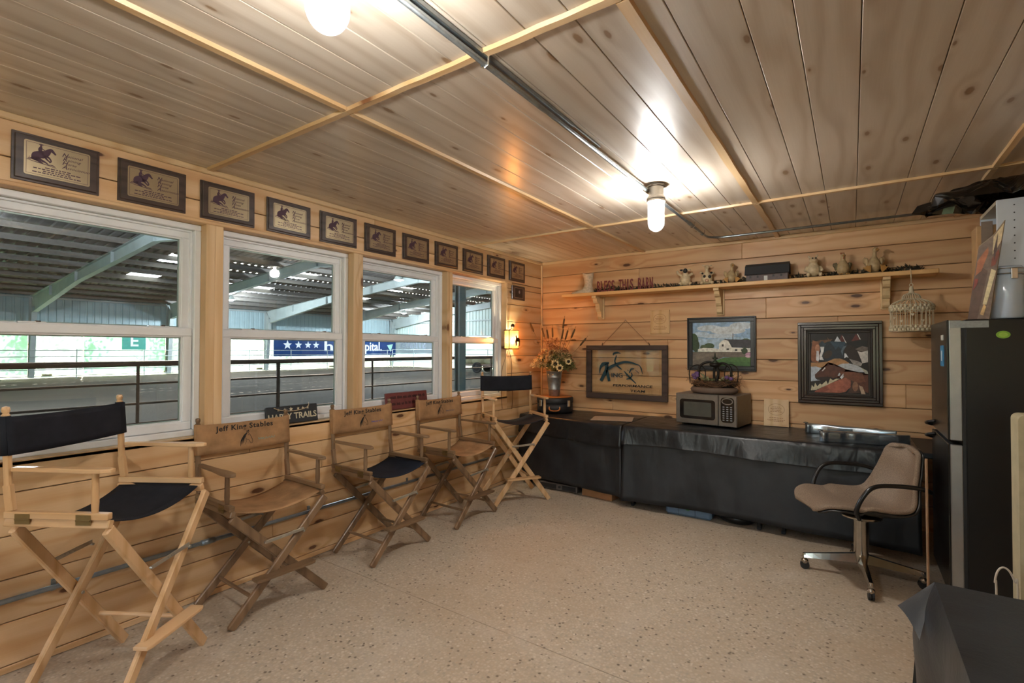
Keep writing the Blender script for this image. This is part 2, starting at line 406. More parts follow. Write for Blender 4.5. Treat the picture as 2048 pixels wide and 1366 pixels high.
# ledge under the windows, posts between them, lip above them, trim in the corner of wall and ceiling
mb = MB(); mb.box((-.15, .34, SILL-.02), (0, 4.345, SILL)); mb.build('window_ledge', PINE_TRIMY, wlft)
mb = MB(); mb.box((-.08, .34, HEAD-.012), (.008, 4.42, HEAD+.008), ch=.004); mb.build('header_lip', PINE_LEFT, wlft)
for a, b in ((.34, .43), (1.34, 1.388), (1.3885, 1.434), (2.36, 2.405), (2.4055, 2.447), (3.395, 3.432), (3.4325, 3.465), (4.33, 4.348)):
    mb = MB(); mb.box((-.15, a, SILL), (-.002 if (a*1000) % 2 < 1 else -.004, b, HEAD-.01), ch=.003); mb.build('post', PINE_POST, wlft)
tr1 = struct('trim_1'); mb = MB(); mb.box((0, YB, CEIL-.032), (.02, D, CEIL), ch=.005); mb.build('corner_moulding', PINE_TRIMY, tr1)
tr2 = struct('trim_2'); mb = MB(); mb.box((.02, D-.02, CEIL-.032), (XR, D, CEIL), ch=.005); mb.build('corner_moulding', PINE_TRIMX, tr2)
tr3 = struct('trim_3'); mb = MB(); mb.box((.0, D-.02, 0.775), (.018, D-.002, CEIL-.033), ch=.004); mb.build('corner_strip', PINE_POST, tr3)
# the walls behind the camera
RW = [(.55, 1.65), (2.55, 3.65)]
wr = struct('wall_rear'); mb = MB()
for a, b in ((-.16, RW[0][0]), (RW[0][1], RW[1][0]), (RW[1][1], XR+.16)): mb.box((a, YB-.14, 0), (b, YB-.02, CEIL+.1))
for a, b in RW: mb.box((a, YB-.14, 0), (b, YB-.02, .75)); mb.box((a, YB-.14, 2.1), (b, YB-.02, CEIL+.1))
mb.build('backing', BACKING, wr)
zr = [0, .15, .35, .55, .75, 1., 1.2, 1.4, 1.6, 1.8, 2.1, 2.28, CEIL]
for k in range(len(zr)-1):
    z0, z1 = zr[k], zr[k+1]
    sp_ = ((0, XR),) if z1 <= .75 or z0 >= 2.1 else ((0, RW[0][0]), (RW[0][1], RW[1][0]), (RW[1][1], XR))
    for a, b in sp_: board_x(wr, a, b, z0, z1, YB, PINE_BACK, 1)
wrt = struct('wall_right'); mb = MB(); mb.box((XR+.02, YB-.16, 0), (XR+.14, D+.16, CEIL+.1)); mb.build('backing', BACKING, wrt)
for k in range(len(ZB)-1):
    for a, b in ((YB, 1.2), (1.2, D)): board_y(wrt, a, b, ZB[k], ZB[k+1], XR, PINE_LEFT, -1)
# ceiling: boards in panels, battens over the panel joints
cl = struct('ceiling'); mb = MB(); mb.box((-.16, YB-.16, CEIL+.018), (XR+.16, D+.16, CEIL+.12)); mb.build('backing', BACKING, cl)
XT = [1.26, 2.50, 3.715]; YT = [1.345, 3.797]
JP = [[0, .125, .245, .37, .5, .62, .745, .87, 1.0, 1.13, 1.26], [0, .155, .3, .455, .61, .765, .925, 1.08, 1.24],
      [0, .095, .28, .41, .58, .83, 1.0, 1.215], [0, .16, .36, .55, .735]]
for pi_, x0 in enumerate([0]+XT):
    for (a, b) in ((YB, YT[0]), (YT[0], YT[1]), (YT[1], D)):
        js = JP[pi_]
        for i in range(len(js)-1):
            mb = MB(); mb.box((x0+js[i]+.0012, a+.0005, CEIL), (x0+js[i+1]-.0012, b-.0005, CEIL+.018), ch=.0022); mb.build('ceiling_board', PINE_CEIL, cl)
rr_ = random.Random(3)
def wavy(a0, a1, x, axis, w, parent, m_):
    """batten with a slightly uneven edge"""
    n = 14; mb = MB()
    def pt(s, t, z):
        off = 0
        l = a0+(a1-a0)*t
        return (x+s, l, z) if axis == 'y' else (l, x+s, z)
    e = [w/2*(1+rr_.uniform(-.12, .12)) for _ in range(n+1)]; f = [w/2*(1+rr_.uniform(-.12, .12)) for _ in range(n+1)]
    V = []; F = []
    for i in range(n+1):
        t = i/n; V += [pt(-e[i], t, CEIL), pt(-e[i]+.004, t, CEIL-.014), pt(f[i]-.004, t, CEIL-.014), pt(f[i], t, CEIL)]
    for i in range(n):
        b = i*4
        for k in range(3):
            q = (b+k, b+k+4, b+k+5, b+k+1); F.append(q if axis == 'y' else q[::-1])
    F += [(0, 1, 2, 3), (n*4+3, n*4+2, n*4+1, n*4)]
    mb.add(V, F); return mb.build('batten', m_, parent)
ys = [YB, YT[0], YT[1], D]
for x in XT:
    for i in range(3): wavy(ys[i]+.02, ys[i+1]-.02, x, 'y', .036 if x != XT[1] else .046, cl, PINE_TRIMY)
xs = [0.02]+XT+[XR]
for y in YT:
    for i in range(4): wavy(xs[i]+.001, xs[i+1]-.001, y, 'x', .036, cl, PINE_TRIMX)

# windows: white vinyl single-hung units
VINYL = mat('white_vinyl', '#e6e8ea', .35, var=.03)
PANE = glass('window_glass', ior=1.42)
SPACER = mat('glass_spacer', '#9fb0ae', .4, metal=.4)
def window(n, y0, y1, z0, z1, latches=True):
    w = struct('window_%d' % n, (-.15, (y0+y1)/2, z0)); W_ = y1-y0; Hh = z1-z0
    M = basis((0, 1, 0), (0, 0, 1), (0, 0, Hh/2))          # local: X along the wall, Y up, Z into the room
    mb = MB(); rect_frame(mb, W_, Hh, .034, 0, .085, 0, M, .004); rect_frame(mb, W_-.068, Hh-.068, .012, .0, .055, 0, M, .002); mb.build('frame', VINYL, w)
    wi = W_-.074; mid = 1.515-z0-Hh/2
    for nm, a, b, zz in (('upper_sash', mid-.024, Hh/2-.036, .012), ('lower_sash', -Hh/2+.036, mid+.024, .042)):
        h = b-a; Ms = M @ Matrix.Translation((0, (a+b)/2, zz)); mb = MB()
        rect_frame(mb, wi, h, .046, 0, .028, 0, Ms, .004); rect_frame(mb, wi-.092, h-.092, .007, .004, .018, 0, Ms)
        s = mb.build(nm, VINYL, w)
        mb = MB(); mb.box((-wi/2+.045, -h/2+.045, .008), (wi/2-.045, h/2-.045, .014), 0, Ms); mb.build('pane', PANE, s)
        mb = MB(); rect_frame(mb, wi-.106, h-.106, .006, .003, .0075, 0, Ms); mb.build('spacer', SPACER, s)
    if latches:
        for sx in (-.28, .28):
            mb = MB(); Ml = M @ Matrix.Translation((sx*W_, mid+.026, .055)); mb.box((-.05, -.002, -.012), (.05, .006, .012), 0, Ml, .003)
            mb.box((.012, .004, -.008), (.03, .011, .014), 1, Ml, .002); mb.build('latch', [VINYL, mat('latch_dark', '#5c5148', .5)], w)
    return w
for i, (a, b) in enumerate(WIN): window(i+1, a, b, SILL, HEAD-.012)
for i, (a, b) in enumerate(RW):
    w = window(5+i, -(b-a)/2, (b-a)/2, .75, 2.1, False); w.location = ((a+b)/2, YB-.1, .75); w.rotation_euler = (0, 0, PI/2)

# ================================================================== LAMPS AND CONDUIT
GREYCAST = mat('cast_grey', '#9a958d', .45, .6); GALV = mat('galvanised', '#9aa3a8', .32, .9, var=.15, scale=40)
JAR = glass('jar_glass', (.97, .97, .95, 1), 1.45, haze=.16)
BULB = emit('bulb_glow', (1, .97, .92), 26)
CXL = 1.995
def lamp_point(name, loc, power, c, r, parent):
    l = bpy.data.lights.new(name, 'POINT'); l.energy = power; l.color = c; l.shadow_soft_size = r
    o = bpy.data.objects.new(name, l); COL.objects.link(o); o.location = loc; o.parent = parent; return o
def jar_lamp(y, label):
    t = thing('jar_lamp', label, 'lamp', (CXL+.045, y, CEIL), 0, 'glass jar lamps on the ceiling')
    mb = MB(); mb.lathe([(0, 0), (.055, 0), (.055, -.012), (.046, -.016), (.046, -.075), (0, -.075)][::-1], 24); mb.tube([(-.05, -.052, -.03), (-.05, .052, -.03)], .016, 12); mb.build('junction_box', GREYCAST, t, False)
    mb = MB(); mb.lathe([(0, -.07), (.05, -.07), (.0565, -.082), (.0565, -.09), (.053, -.094), (.0565, -.098), (.0565, -.108), (.05, -.112), (0, -.112)][::-1], 28); mb.build('collar', GREYCAST, t)
    mb = MB(); pr = [(.047, -.106), (.0505, -.12), (.0505, -.235)]+[(.0505*math.cos(a), -.235-.058*math.sin(a)) for a in (PI/2*k/8 for k in range(1, 9))]
    mb.lathe(pr[::-1], 28); mb.build('glass_jar', JAR, t, True)
    mb = MB(); mb.lathe([(0, -.11), (.014, -.11), (.014, -.135), (.03, -.165), (.034, -.19), (.028, -.215), (.012, -.228), (0, -.231)][::-1], 18); mb.build('bulb', BULB, t, True)
    lamp_point('bulb_light', (0, 0, -.185), LAMP_W, (1, .985, .97), .045, t); return t
jar_lamp(3.06, 'lit glass jar ceiling lamp near the far wall')
jar_lamp(.70, 'large blown-out glass jar ceiling lamp cut off by the top of the picture')
jar_lamp(-1.70, 'added glass jar ceiling lamp giving fill light, unseen behind the camera')  # extra lamp added out of view as fill, continuing the spacing of the other two
cz = CEIL-.034
t = thing('ceiling_conduit', 'galvanised conduit running along the wooden ceiling past the jar lamps, bending along the far wall', 'conduit')
mb = MB(); mb.tube([(CXL, YB, cz), (CXL, .64, cz)], .0105, 12); mb.tube([(CXL, .76, cz), (CXL, 3.0, cz)], .0105, 12)
bend = [(CXL, 3.12, cz), (CXL, 4.42, cz)]+[(CXL+.14-.14*math.cos(a), 4.52+.14*math.sin(a), cz) for a in (PI/2*k/8 for k in range(9))]+[(3.95, 4.66, cz)]
mb.tube(bend, .0105, 12); mb.build('pipe', GALV, t, True)
mb = MB(); mb.box((CXL-.016, -1.2, CEIL-.02), (CXL+.016, 2.0, CEIL-.002), ch=.002); mb.box((CXL-.016, 2.0, CEIL-.012), (CXL+.012, 2.3, CEIL-.002), ch=.002); mb.build('channel', GALV, t)
for y in (1.36, 4.1, 4.42): mb = MB(); mb.tube([(CXL-.018, y, CEIL-.004), (CXL-.014, y, cz-.008), (CXL, y, cz-.014), (CXL+.014, y, cz-.008), (CXL+.018, y, CEIL-.004)], .004, 6); mb.build('strap', mat('bright_steel', '#d8dcdd', .25, 1), t)
mb = MB(); mb.tube([(CXL, 4.0, cz), (CXL, 4.08, cz)], .0145, 12); mb.build('coupling', GALV, t, True)
t = thing('wall_conduit', 'grey metal conduit running low along the window wall behind the chairs', 'conduit')
PIPE = mat('grey_pipe', '#8a949a', .4, .7, var=.12, scale=30)
mb = MB(); mb.tube([(.016, -2.6, .325), (.016, 4.7, .325)], .0115, 12); mb.build('pipe', PIPE, t, True)
for y in (1.36, 3.6): mb = MB(); mb.tube([(.016, y-.035, .325), (.016, y+.035, .325)], .0155, 12); mb.build('coupling', PIPE, t, True)
for y in (.70, 2.0, 2.9): mb = MB(); mb.box((0, y-.009, .305), (.004, y+.009, .36)); mb.tube([(.004, y, .352), (.012, y, .352)], .006, 8); mb.build('strap', GALV, t)

# wall sconce
t = thing('wall_sconce', 'rustic dark metal sconce glowing orange on the window wall beside the corner', 'lamp', (.0, 4.36, 1.43))
RUST = mat('rust_metal', '#4a3626', .55, .7)
mb = MB(); mb.box((0, -.075, 0), (.006, .075, .2), ch=.002); mb.build('back_plate', RUST, t)
for z in (.0, .196):
    mb = MB(); pl = [(0, -.08), (.07, -.08), (.11, -.045), (.11, .045), (.07, .08), (0, .08)]
    for i in range(6): a, b = pl[i], pl[(i+1) % 6]; mb.bar((*a, z), (*b, z), .008, .008)
    mb.build('rim', RUST, t)
for y in (-.08, .08): mb = MB(); mb.bar((.07, y, 0), (.07, y, .196), .008, .008, (0, 1, 0)); mb.build('upright', RUST, t)
mb = MB(); pl = [(.007, -.074), (.068, -.074), (.105, -.043), (.105, .043), (.068, .074), (.007, .074)]
for i in range(5): a, b = pl[i], pl[i+1]; mb.add([(*a, .006), (*b, .006), (*b, .19), (*a, .19)], [(0, 1, 2, 3)])
mb.build('mica_shade', glass('mica', (1, .45, .13, 1), 1.2, .25, (1, .45, .13, 1)), t)
mb = MB(); mb.ball((.06, 0, .245), (.02, .022, .024)); mb.tube([(.01, 0, .2), (.04, 0, .21), (.06, 0, .23)], .006, 8); mb.build('finial', RUST, t, True)
mb = MB(); st = [(-.03, .0), (-.045, .05), (-.03, .08), (-.04, .11), (-.02, .115), (-.01, .09), (.03, .085), (.045, .06), (.04, 0), (.03, 0), (.025, .045), (-.01, .045), (-.02, 0)]
mb.prism([(y, z) for y, z in st], .108, .111, 0, basis((0, 1, 0), (0, 0, 1), (0, .02, .03))); mb.build('horse_cutout', RUST, t)
mb = MB(); mb.lathe([(0, -.03), (.012, -.028), (.017, -.008), (.015, .012), (.006, .03), (0, .036)], 12, (.055, 0, .085)); mb.build('bulb', emit('sconce_glow', (1, .8, .5), 40), t, True)
lamp_point('sconce_light', (.058, 0, .1), SCONCE_W, (1, .78, .48), .02, t)
t = thing('lamp_cord', 'thin brown lamp cord hanging down the wall below the sconce', 'cord')
mb = MB(); mb.tube(spline([(.012, 4.36, 1.42), (.01, 4.42, 1.25), (.01, 4.40, 1.05), (.012, 4.43, .95), (.01, 4.42, .78)], 8), .003, 6); mb.build('cord', mat('brown_cord', '#6b4a30', .6), t, True)
mb = MB(); mb.tube(spline([(.012, 4.35, 1.42), (.01, 4.24, 1.22), (.01, 4.22, 1.02), (.01, 4.24, .8)], 8), .0028, 6); mb.build('cord', MATS['brown_cord'], t, True)

# ================================================================== DIRECTOR'S CHAIRS
WOODS = {'pale': dict(light='#e0bb90', dark='#c99e6c', knot='#a3784a'), 'brown': dict(light='#8d7053', dark='#6c533b', knot='#4b3724')}
for k_, v_ in WOODS.items():
    pine('chair_%s_z' % k_, 2, 0, rough=.42, coat=.15, kd=.2, grain=1.3, vstr=.25, **v_)
    pine('chair_%s_y' % k_, 1, 2, rough=.42, coat=.15, kd=.2, grain=1.3, vstr=.25, **v_)
def canvas(name, h):
    if name in MATS: return MATS[name]
    t = NT(name); o = t.obj(); c = rgb(h)
    w = t.add('ShaderNodeTexWave', wave_type='BANDS', bands_direction='X'); t.val(w.inputs['Vector'], o); w.inputs['Scale'].default_value = 260
    w2 = t.add('ShaderNodeTexWave', wave_type='BANDS', bands_direction='Z'); t.val(w2.inputs['Vector'], o); w2.inputs['Scale'].default_value = 260
    f = t.noise(o, 9, 4, .6); lo = tuple(x*.72 for x in c[:3])+(1,); hi = tuple(min(1, x*1.25) for x in c[:3])+(1,)
    t.set(Base_Color=t.ramp(f, [(.3, lo), (.7, hi)]), Roughness=.85); t.b.inputs['Specular IOR Level'].default_value = .2
    t.bump(t.math('ADD', w.outputs[1], w2.outputs[1]), .12, .001); return t.m
CAN = {'black': canvas('canvas_black', '#23252c'), 'tan': canvas('canvas_tan', '#a5805c'), 'navy': canvas('canvas_navy', '#1e2430')}
BRASS = mat('old_brass', '#8b7750', .45, .85); STEELB = mat('brace_steel', '#b9b6ac', .35, .8)
BLACKINK = mat('black_ink', '#191715', .7)
def horse_head(mb, M, s, mi=0):
    """line drawing of a horse's head, about 1 unit tall"""
    k = lambda P: [(x*s, y*s) for x, y in P]
    L = lambda P, *w: stroke(mb, k(P), [a*s for a in w], .0008, mi, M)
    L([(.02, .52), (.2, .3), (.32, .02), (.38, -.2), (.36, -.32), (.25, -.36), (.16, -.28)], .03, .035, .03, .03)
    L([(.16, -.28), (.06, -.08), (-.1, -.02), (-.2, .1), (-.18, .25)], .02, .03, .02)
    L([(.02, .52), (.06, .72), (.12, .56)], .03, .05, .03); L([(-.1, .5), (-.06, .7), (.0, .55)], .03, .04, .03)
    L([(.02, .34), (.09, .31)], .05, .03); L([(.27, -.24), (.31, -.22)], .04, .02)
    for x, dy in ((0, 0), (-.07, -.02), (-.15, -.06), (-.23, -.12)): L([(x-.05, .52+dy), (-.22+x*.8, .3+dy), (-.33+x, .02+dy), (-.34+x*1.1, -.3+dy*2)], .05, .09, .06, .015)
    L([(-.18, .0), (-.16, -.2), (-.24, -.42)], .015, .025, .01)
def director_chair(label, x, y, phi, tall, wood, seatc, backc, lettering=None, sub=None):
    t = thing('directors_chair', label, 'chair', (x, y, 0), -phi, 'folding directors chairs along the window wall')
    Zs, Za, Zt, Zb = (.80, .968, 1.16, 1.012) if tall else (.614, .78, .992, .824)
    W, L, Wf = .258, .208, .275; WZ, WY = MATS['chair_%s_z' % wood], MATS['chair_%s_y' % wood]
    for s in (1, -1):                                       # +1 = the side towards the left of the picture
        X = s*W
        mb = MB(); mb.box((X-.013, -L, Zs-.026), (X+.013, L, Zs), ch=.003); r = mb.build('seat_rail', WY, t)
        mb = MB(); M = Matrix.Translation((X-s*.003, 0, Zs-.044)) @ Matrix.Rotation(-s*.35, 4, 'Y'); mb.box((-.012, -L-.002, -.016), (.012, L+.002, .016), 0, M, .003); r2 = mb.build('leg_rail', WY, t)
        for yy in (-L*.62, L*.55):
            mb = MB(); mb.box((X+s*.013, yy-.03, Zs-.045), (X+s*.0155, yy+.03, Zs-.006), ch=.001); mb.tube([(X+s*.016, yy-.028, Zs-.027), (X+s*.016, yy+.028, Zs-.027)], .003, 6); mb.build('hinge', BRASS, r)
        # back post: turned, leaning back, with a small finial
        lean = -.03
        mb = MB(); mb.bar((X, -L+.02, Zs), (X, -L+.02+lean*.5, Zs+.1), .022, .03, (0, 1, 0)); 
        mb.tube([(X, -L+.02+lean*.45, Zs+.09), (X, -L+.02+lean, Zt+.006)], .0135, 10)
        zt = Zt+.006; yb = -L+.02+lean
        mb.lathe([(.0135, 0), (.009, .004), (.0125, .012), (.0135, .02), (.011, .03), (0, .033)], 12, (X, yb, zt)); mb.build('back_post', WZ, t)
        mb = MB(); mb.lathe([(.011, 0), (.013, .04), (.011, Za-Zs-.018)], 12, (X, L-.06, Zs)); mb.build('arm_post', WZ, t, True)
        mb = MB(); pl = [(X-.014, -L+.028), (X+.014, -L+.028), (X+.016, 0), (X+.026, L-.09), (X+.024, L-.02), (X+.01, L+.012), (X-.01, L+.012), (X-.024, L-.02), (X-.026, L-.09), (X-.016, 0)]
        mb.prism(pl, Za-.017, Za); o = mb.build('armrest', WY, t); mods(o, ('BEVEL', dict(width=.004, segments=2, limit_method='ANGLE')))
    zt = Zs-.062
    legs = [((-W, .225), (Wf, .238)), ((W, .198), (-Wf, .211)), ((W, -.175), (-Wf, -.188)), ((-W, -.148), (Wf, -.161))]
    for (xa, ya), (xb, yb) in legs:
        mb = MB(); d = Vector((xb-xa, yb-ya, -zt)).normalized()
        p = Vector((xa, ya, zt)); q = Vector((xb, yb, .006)); mb.bar(p, q, .023, .044, (0, 1, 0) if 0 else (d.cross(Vector((0, 1, 0)))), ch=.005)
        lg = mb.build('leg', WZ, t)
        mid = p.lerp(q, .5); mb = MB(); mb.tube([(mid.x, ya+.013, mid.z), (mid.x, ya+.017, mid.z)], .007, 8); mb.build('bolt', STEELB, lg)
    # folding metal braces between the crossed legs, foot rest, low stretchers
    for yy in (.254, -.205):
        zz = zt*.72; xx = W-(W+Wf)*(1-.72); mb = MB(); mb.bar((xx, yy, zz), (-xx, yy, zz+.012), .003, .018); mb.tube([(xx, yy-.006, zz), (xx, yy+.006, zz)], .006, 8); mb.tube([(-xx, yy-.006, zz), (-xx, yy+.006, zz)], .006, 8)
        for q in (-.02, 0.0, .02): mb.tube([(q, yy, zz+.006), (q, yy+.004, zz+.006)], .004, 6)
        mb.build('brace', STEELB, t)
    fz = .235 if tall else .215; mb = MB(); pl = [(-.165, .225), (.165, .225), (.165, .285), (.14, .292), (-.14, .292), (-.165, .285)]
    mb.prism(pl, fz-.008, fz+.008); o = mb.build('footrest', WY, t); mods(o, ('BEVEL', dict(width=.004, segments=2)))
    for s in ((1, -1) if not tall else (-1,)):
        zz = .12 if not tall else .215; xx = Wf-(W+Wf)*(zz/zt); mb = MB()
        mb.tube([(s*xx, -.18, zz), (s*xx, .2 if s < 0 else .225, zz)], .0095, 8); mb.build('stretcher', WZ, t)
    # slung canvas
    def seat(u, v):
        a = (u-.5)*2; sag = (1-a*a)*.055*(1+.12*math.sin(v*3+1)); return (a*(W-.002), -L+.012+v*(2*L-.024), Zs-.03-sag+.004*math.sin(v*PI))
    mb = MB(); mb.grid(seat, 14, 10); o = mb.build('seat_canvas', CAN[seatc], t, True); mods(o, ('SOLIDIFY', dict(thickness=.004, offset=0)))
    yb = -L+.02
    def back(u, v):
        a = (u-.5)*2; z = Zb+(Zt-Zb)*v-.008*(1-a*a); bow = -(1-a*a)*.012; ly = yb-.03*min(1, (z-Zs)/(Zt-Zs))
        return (-a*(W+.012), ly+.016+bow+.0025*math.sin(a*9+v*4)*(1-abs(a)), z)
    mb = MB(); mb.grid(back, 18, 6); o = mb.build('back_canvas', CAN[backc], t, True); mods(o, ('SOLIDIFY', dict(thickness=.003, offset=0)))
    for s in (1, -1):
        mb = MB(); mb.tube([(s*(W+.001), yb-.03*.8, Zb-.001), (s*(W+.001), yb-.032, Zt+.001)], [.0175, .0175], 12); mb.build('back_sleeve', CAN[backc], o, True)
    if lettering:
        def wrap(src):                                       # lay the flat print on the bowed cloth
            zc = (Zb+Zt)/2
            src.v = [(-x_, back(.5+x_/(W+.012)/2, (zc+y_-Zb)/(Zt-Zb))[1]+.002+z_, zc+y_-.008) for x_, y_, z_ in src.v]; return src
        I = Matrix.Identity(4); TR = Matrix.Translation
        mb = MB(); text(mb, lettering, .042, TR((0, .055, 0)), bold=.0009, depth=.0006, width=.335, cs=1.12); wrap(mb).build('lettering', BLACKINK, o)
        mb = MB(); horse_head(mb, TR((.012, -.022, 0)), .072); wrap(mb).build('horse_head_print', BLACKINK, o)
        mb = MB()                                            # a small handwritten line, too small to read
        for a, b in ((-.05, -.015), (-.008, .05)): stroke(mb, [(a+(b-a)*q/9, .006*math.sin(q*2.4+a*90)*(1 if q % 3 else 1.5)) for q in range(10)], [.003, .0025, .003], .0008, 0, TR((.125, -.03, 0)), 3)
        wrap(mb).build('script_print', flat(sub), o)
    return t
R_ = math.radians
director_chair('tall pale wooden directors chair with black canvas, nearest the camera', .42, .803, R_(58.6), True, 'pale', 'black', 'black')
director_chair('weathered brown directors chair with tan seat, next to the nearest black canvas chair', .232, 1.553, R_(92), False, 'brown', 'tan', 'tan', 'Jeff King Stables', '#7d9a8c')
director_chair('weathered brown directors chair with dark navy seat and tan lettered back', .232, 2.43, R_(90.6), False, 'brown', 'navy', 'tan', 'Jeff King Stables', '#5a5aa0')
director_chair('weathered brown directors chair with tan seat, between the navy seated chair and the corner chair', .236, 3.26, R_(91.5), False, 'brown', 'tan', 'tan', 'Jeff King Stables', '#5b5666')
director_chair('tall pale wooden directors chair with black canvas, in the corner by the black covered table', .335, 3.985, R_(125), True, 'pale', 'black', 'black')

# ================================================================== HELPERS: photo pixel -> point on a known plane
CAMP = Vector((CAMX, 0, CAMH))
def ray(u, v): return FW+RT*((u-1024)/FPX)-UP*((v-683)/FPX)
def aty(u, v, y): d = ray(u, v); return CAMP+d*(y/d.y)
def atx(u, v, x): d = ray(u, v); return CAMP+d*((x-CAMX)/d.x)
def atz(u, v, z): d = ray(u, v); return CAMP+d*((z-CAMH)/d.z)

# ================================================================== THE LONG TABLES AGAINST THE END WALL
TZ = .735; TF = 4.30
def tfx(x): return TF+max(0, .125*(1.318-x))     # the corner table stands a little askew
BLKP = NT('black_plastic'); o_ = BLKP.obj()
BLKP.set(Base_Color=BLKP.ramp(BLKP.noise(o_, 6, 4), [(.3, rgb('#141619')), (.7, rgb('#24272b'))]), Roughness=.34); mpx = BLKP.add('ShaderNodeMapping'); BLKP.val(mpx.inputs[0], o_); mpx.inputs['Scale'].default_value = (1, 1, .5); BLKP.bump(BLKP.noise(mpx.outputs[0], 9, 3, .5, .25), .5, .03); BLKP = BLKP.m
BLKC = NT('black_skirt'); o_ = BLKC.obj()
BLKC.set(Base_Color=BLKC.ramp(BLKC.noise(o_, 5, 4), [(.3, rgb('#16181c')), (.7, rgb('#2a2d31'))]), Roughness=.5); mpx = BLKC.add('ShaderNodeMapping'); BLKC.val(mpx.inputs[0], o_); mpx.inputs['Scale'].default_value = (1, 1, .3); BLKC.bump(BLKC.noise(mpx.outputs[0], 6, 3, .5, .2), .4, .03); BLKC = BLKC.m
TLEG = mat('table_leg', '#1f2226', .5, .3)
for (x0, x1, lab) in ((.12, 1.29, 'black folding table under the cloth in the corner, carrying the round case'), (1.32, 2.50, 'black folding table under the cloth, middle one, carrying the microwave'), (2.53, 3.75, 'black folding table under the cloth, the one beside the fridge')):
    f0 = tfx(x0)+.01; t = thing('folding_table', lab, 'table', ((x0+x1)/2, (f0+5.04)/2, 0), 0, 'folding tables along the far wall')
    w = (x1-x0)/2; dd = (5.04-f0)/2
    mb = MB(); mb.box((-w, -dd+.012, TZ-.04), (w, dd, TZ-.004), ch=.006); mb.build('table_top', TLEG, t)
    for s in (-1, 1):
        mb = MB(); X = s*(w-.07); mb.tube([(X, -dd+.05, .01), (X, -dd+.09, TZ-.04)], .013, 8); mb.tube([(X, dd-.05, .01), (X, dd-.09, TZ-.04)], .013, 8)
        mb.bar((X, -dd+.035, .012), (X, -dd+.1, .02), .03, .022); mb.bar((X, dd-.1, .02), (X, dd-.035, .012), .03, .022); mb.tube([(X, -dd+.06, .3), (X, dd-.06, .3)], .01, 8); mb.build('leg', TLEG, t)
def fold(x, z, seed, amp):
    return amp*(.6*math.sin(x*5.1+seed)+.4*math.sin(x*11.3+seed*2.1+z*2)+.25*math.sin(x*23+seed*3+z*5))
def cover(x0, x1, label, drop, seed):
    t = thing('table_cover', label, 'tablecloth', (0, 0, 0), 0, 'black plastic sheets over the tables')
    n = int((x1-x0)*34)
    prof = [(5.05, TZ), (4.8, TZ), (4.55, TZ), (TF+.04, TZ), (TF-.006, TZ-.004), (TF-.018, TZ-.02), (TF-.02, TZ-.06), (TF-.022, TZ-.11), (TF-.024, TZ-.15), (TF-.027, TZ-drop)]
    def fn(u, v):
        k = v*(len(prof)-1); i = min(int(k), len(prof)-2); f = k-i; y = prof[i][0]*(1-f)+prof[i+1][0]*f; z = prof[i][1]*(1-f)+prof[i+1][1]*f
        x = x0+(x1-x0)*u; q = max(0, (TZ-z)/drop); y += (tfx(x)-TF)*(5.05-y)/(5.05-TF)
        y -= max(0, q)*(.014+fold(x, z, seed, .019)); z += q*.012*math.sin(x*3.1+seed)+.0015*math.sin(x*17+y*23)*(1 if q == 0 else 0)+.0018
        return (x, y, z)
    mb = MB(); mb.grid(fn, n, 22); o = mb.build('sheet', BLKP, t, True); mods(o, ('SOLIDIFY', dict(thickness=.0015, offset=1))); return t
def skirt(x0, x1, label, hem, seed, wrap=False):
    t = thing('table_skirt', label, 'table skirt', (0, 0, 0), 0, 'black skirts hanging to the floor')
    n = int((x1-x0)*40)
    def fn(u, v):
        x = x0+(x1-x0)*u; z = TZ-.05-(TZ-.05-hem)*v; z += v*.012*math.sin(x*2.3+seed)
        e = math.exp(-((x-x0)/.06)**2)*(.03 if not wrap else 0)+math.exp(-((x1-x)/.05)**2)*.02
        y = tfx(x)-.012-v*(.014+fold(x, z, seed+4, .013))-e*v
        return (x, y, z)
    mb = MB(); mb.grid(fn, n, 14); o = mb.build('sheet', BLKC, t, True); mods(o, ('SOLIDIFY', dict(thickness=.002, offset=0))); return t
cover(.10, 1.315, 'black plastic sheet on the corner table under the round case', .20, 1.3)
cover(1.325, 3.42, 'black plastic sheet with creased front edge under the microwave', .17, 2.2)
skirt(.10, 1.312, 'black skirt hanging below the corner table behind the tall chair', .085, .4)
skirt(1.322, 3.42, 'long black skirt hanging below the microwave table', .07, 2.9)
mb = MB()
mb.grid(lambda u, v: (.10+.004*math.sin(u*20), tfx(.1)+(5.03-tfx(.1))*u, TZ-.02-(TZ-.1)*v), 16, 6); o = mb.build('side_panel', BLKC, None, True)
o.parent = [c for c in COL.objects if c.name == 'table_skirt'][0]; mods(o, ('SOLIDIFY', dict(thickness=.002, offset=0)))

# things kept under the tables
t = thing('disc_player', 'flat silver and black video player on the floor under the corner table', 'player', (.60, 4.47, 0), 0)
mb = MB(); mb.box((-.215, -.09, .012), (.215, .17, .075), ch=.004); mb.build('case', mat('player_case', '#6f6a66', .4, .5), t)
mb = MB(); mb.box((.05, -.094, .02), (.2, -.09, .065)); mb.box((-.2, -.094, .02), (-.02, -.09, .065)); mb.build('front_panel', mat('player_front', '#26282b', .3), t)
mb = MB(); mb.tube([(.02, -.09, .045), (.02, -.1, .045)], .012, 12); mb.build('knob', mat('player_front', '#26282b', .3), t)
for s in (-1, 1): mb = MB(); mb.tube([(s*.18, -.05, 0), (s*.18, -.05, .014)], .014, 10); mb.build('foot', TLEG, t)
t = thing('cardboard_box', 'low brown cardboard box on the floor under the corner table', 'box', (1.03, 4.50, 0), R_(-6))
CARD = mat('cardboard', '#a5764e', .8); mb = MB(); mb.box((-.165, -.11, 0), (.165, .15, .1), ch=.003); mb.build('carton', CARD, t)
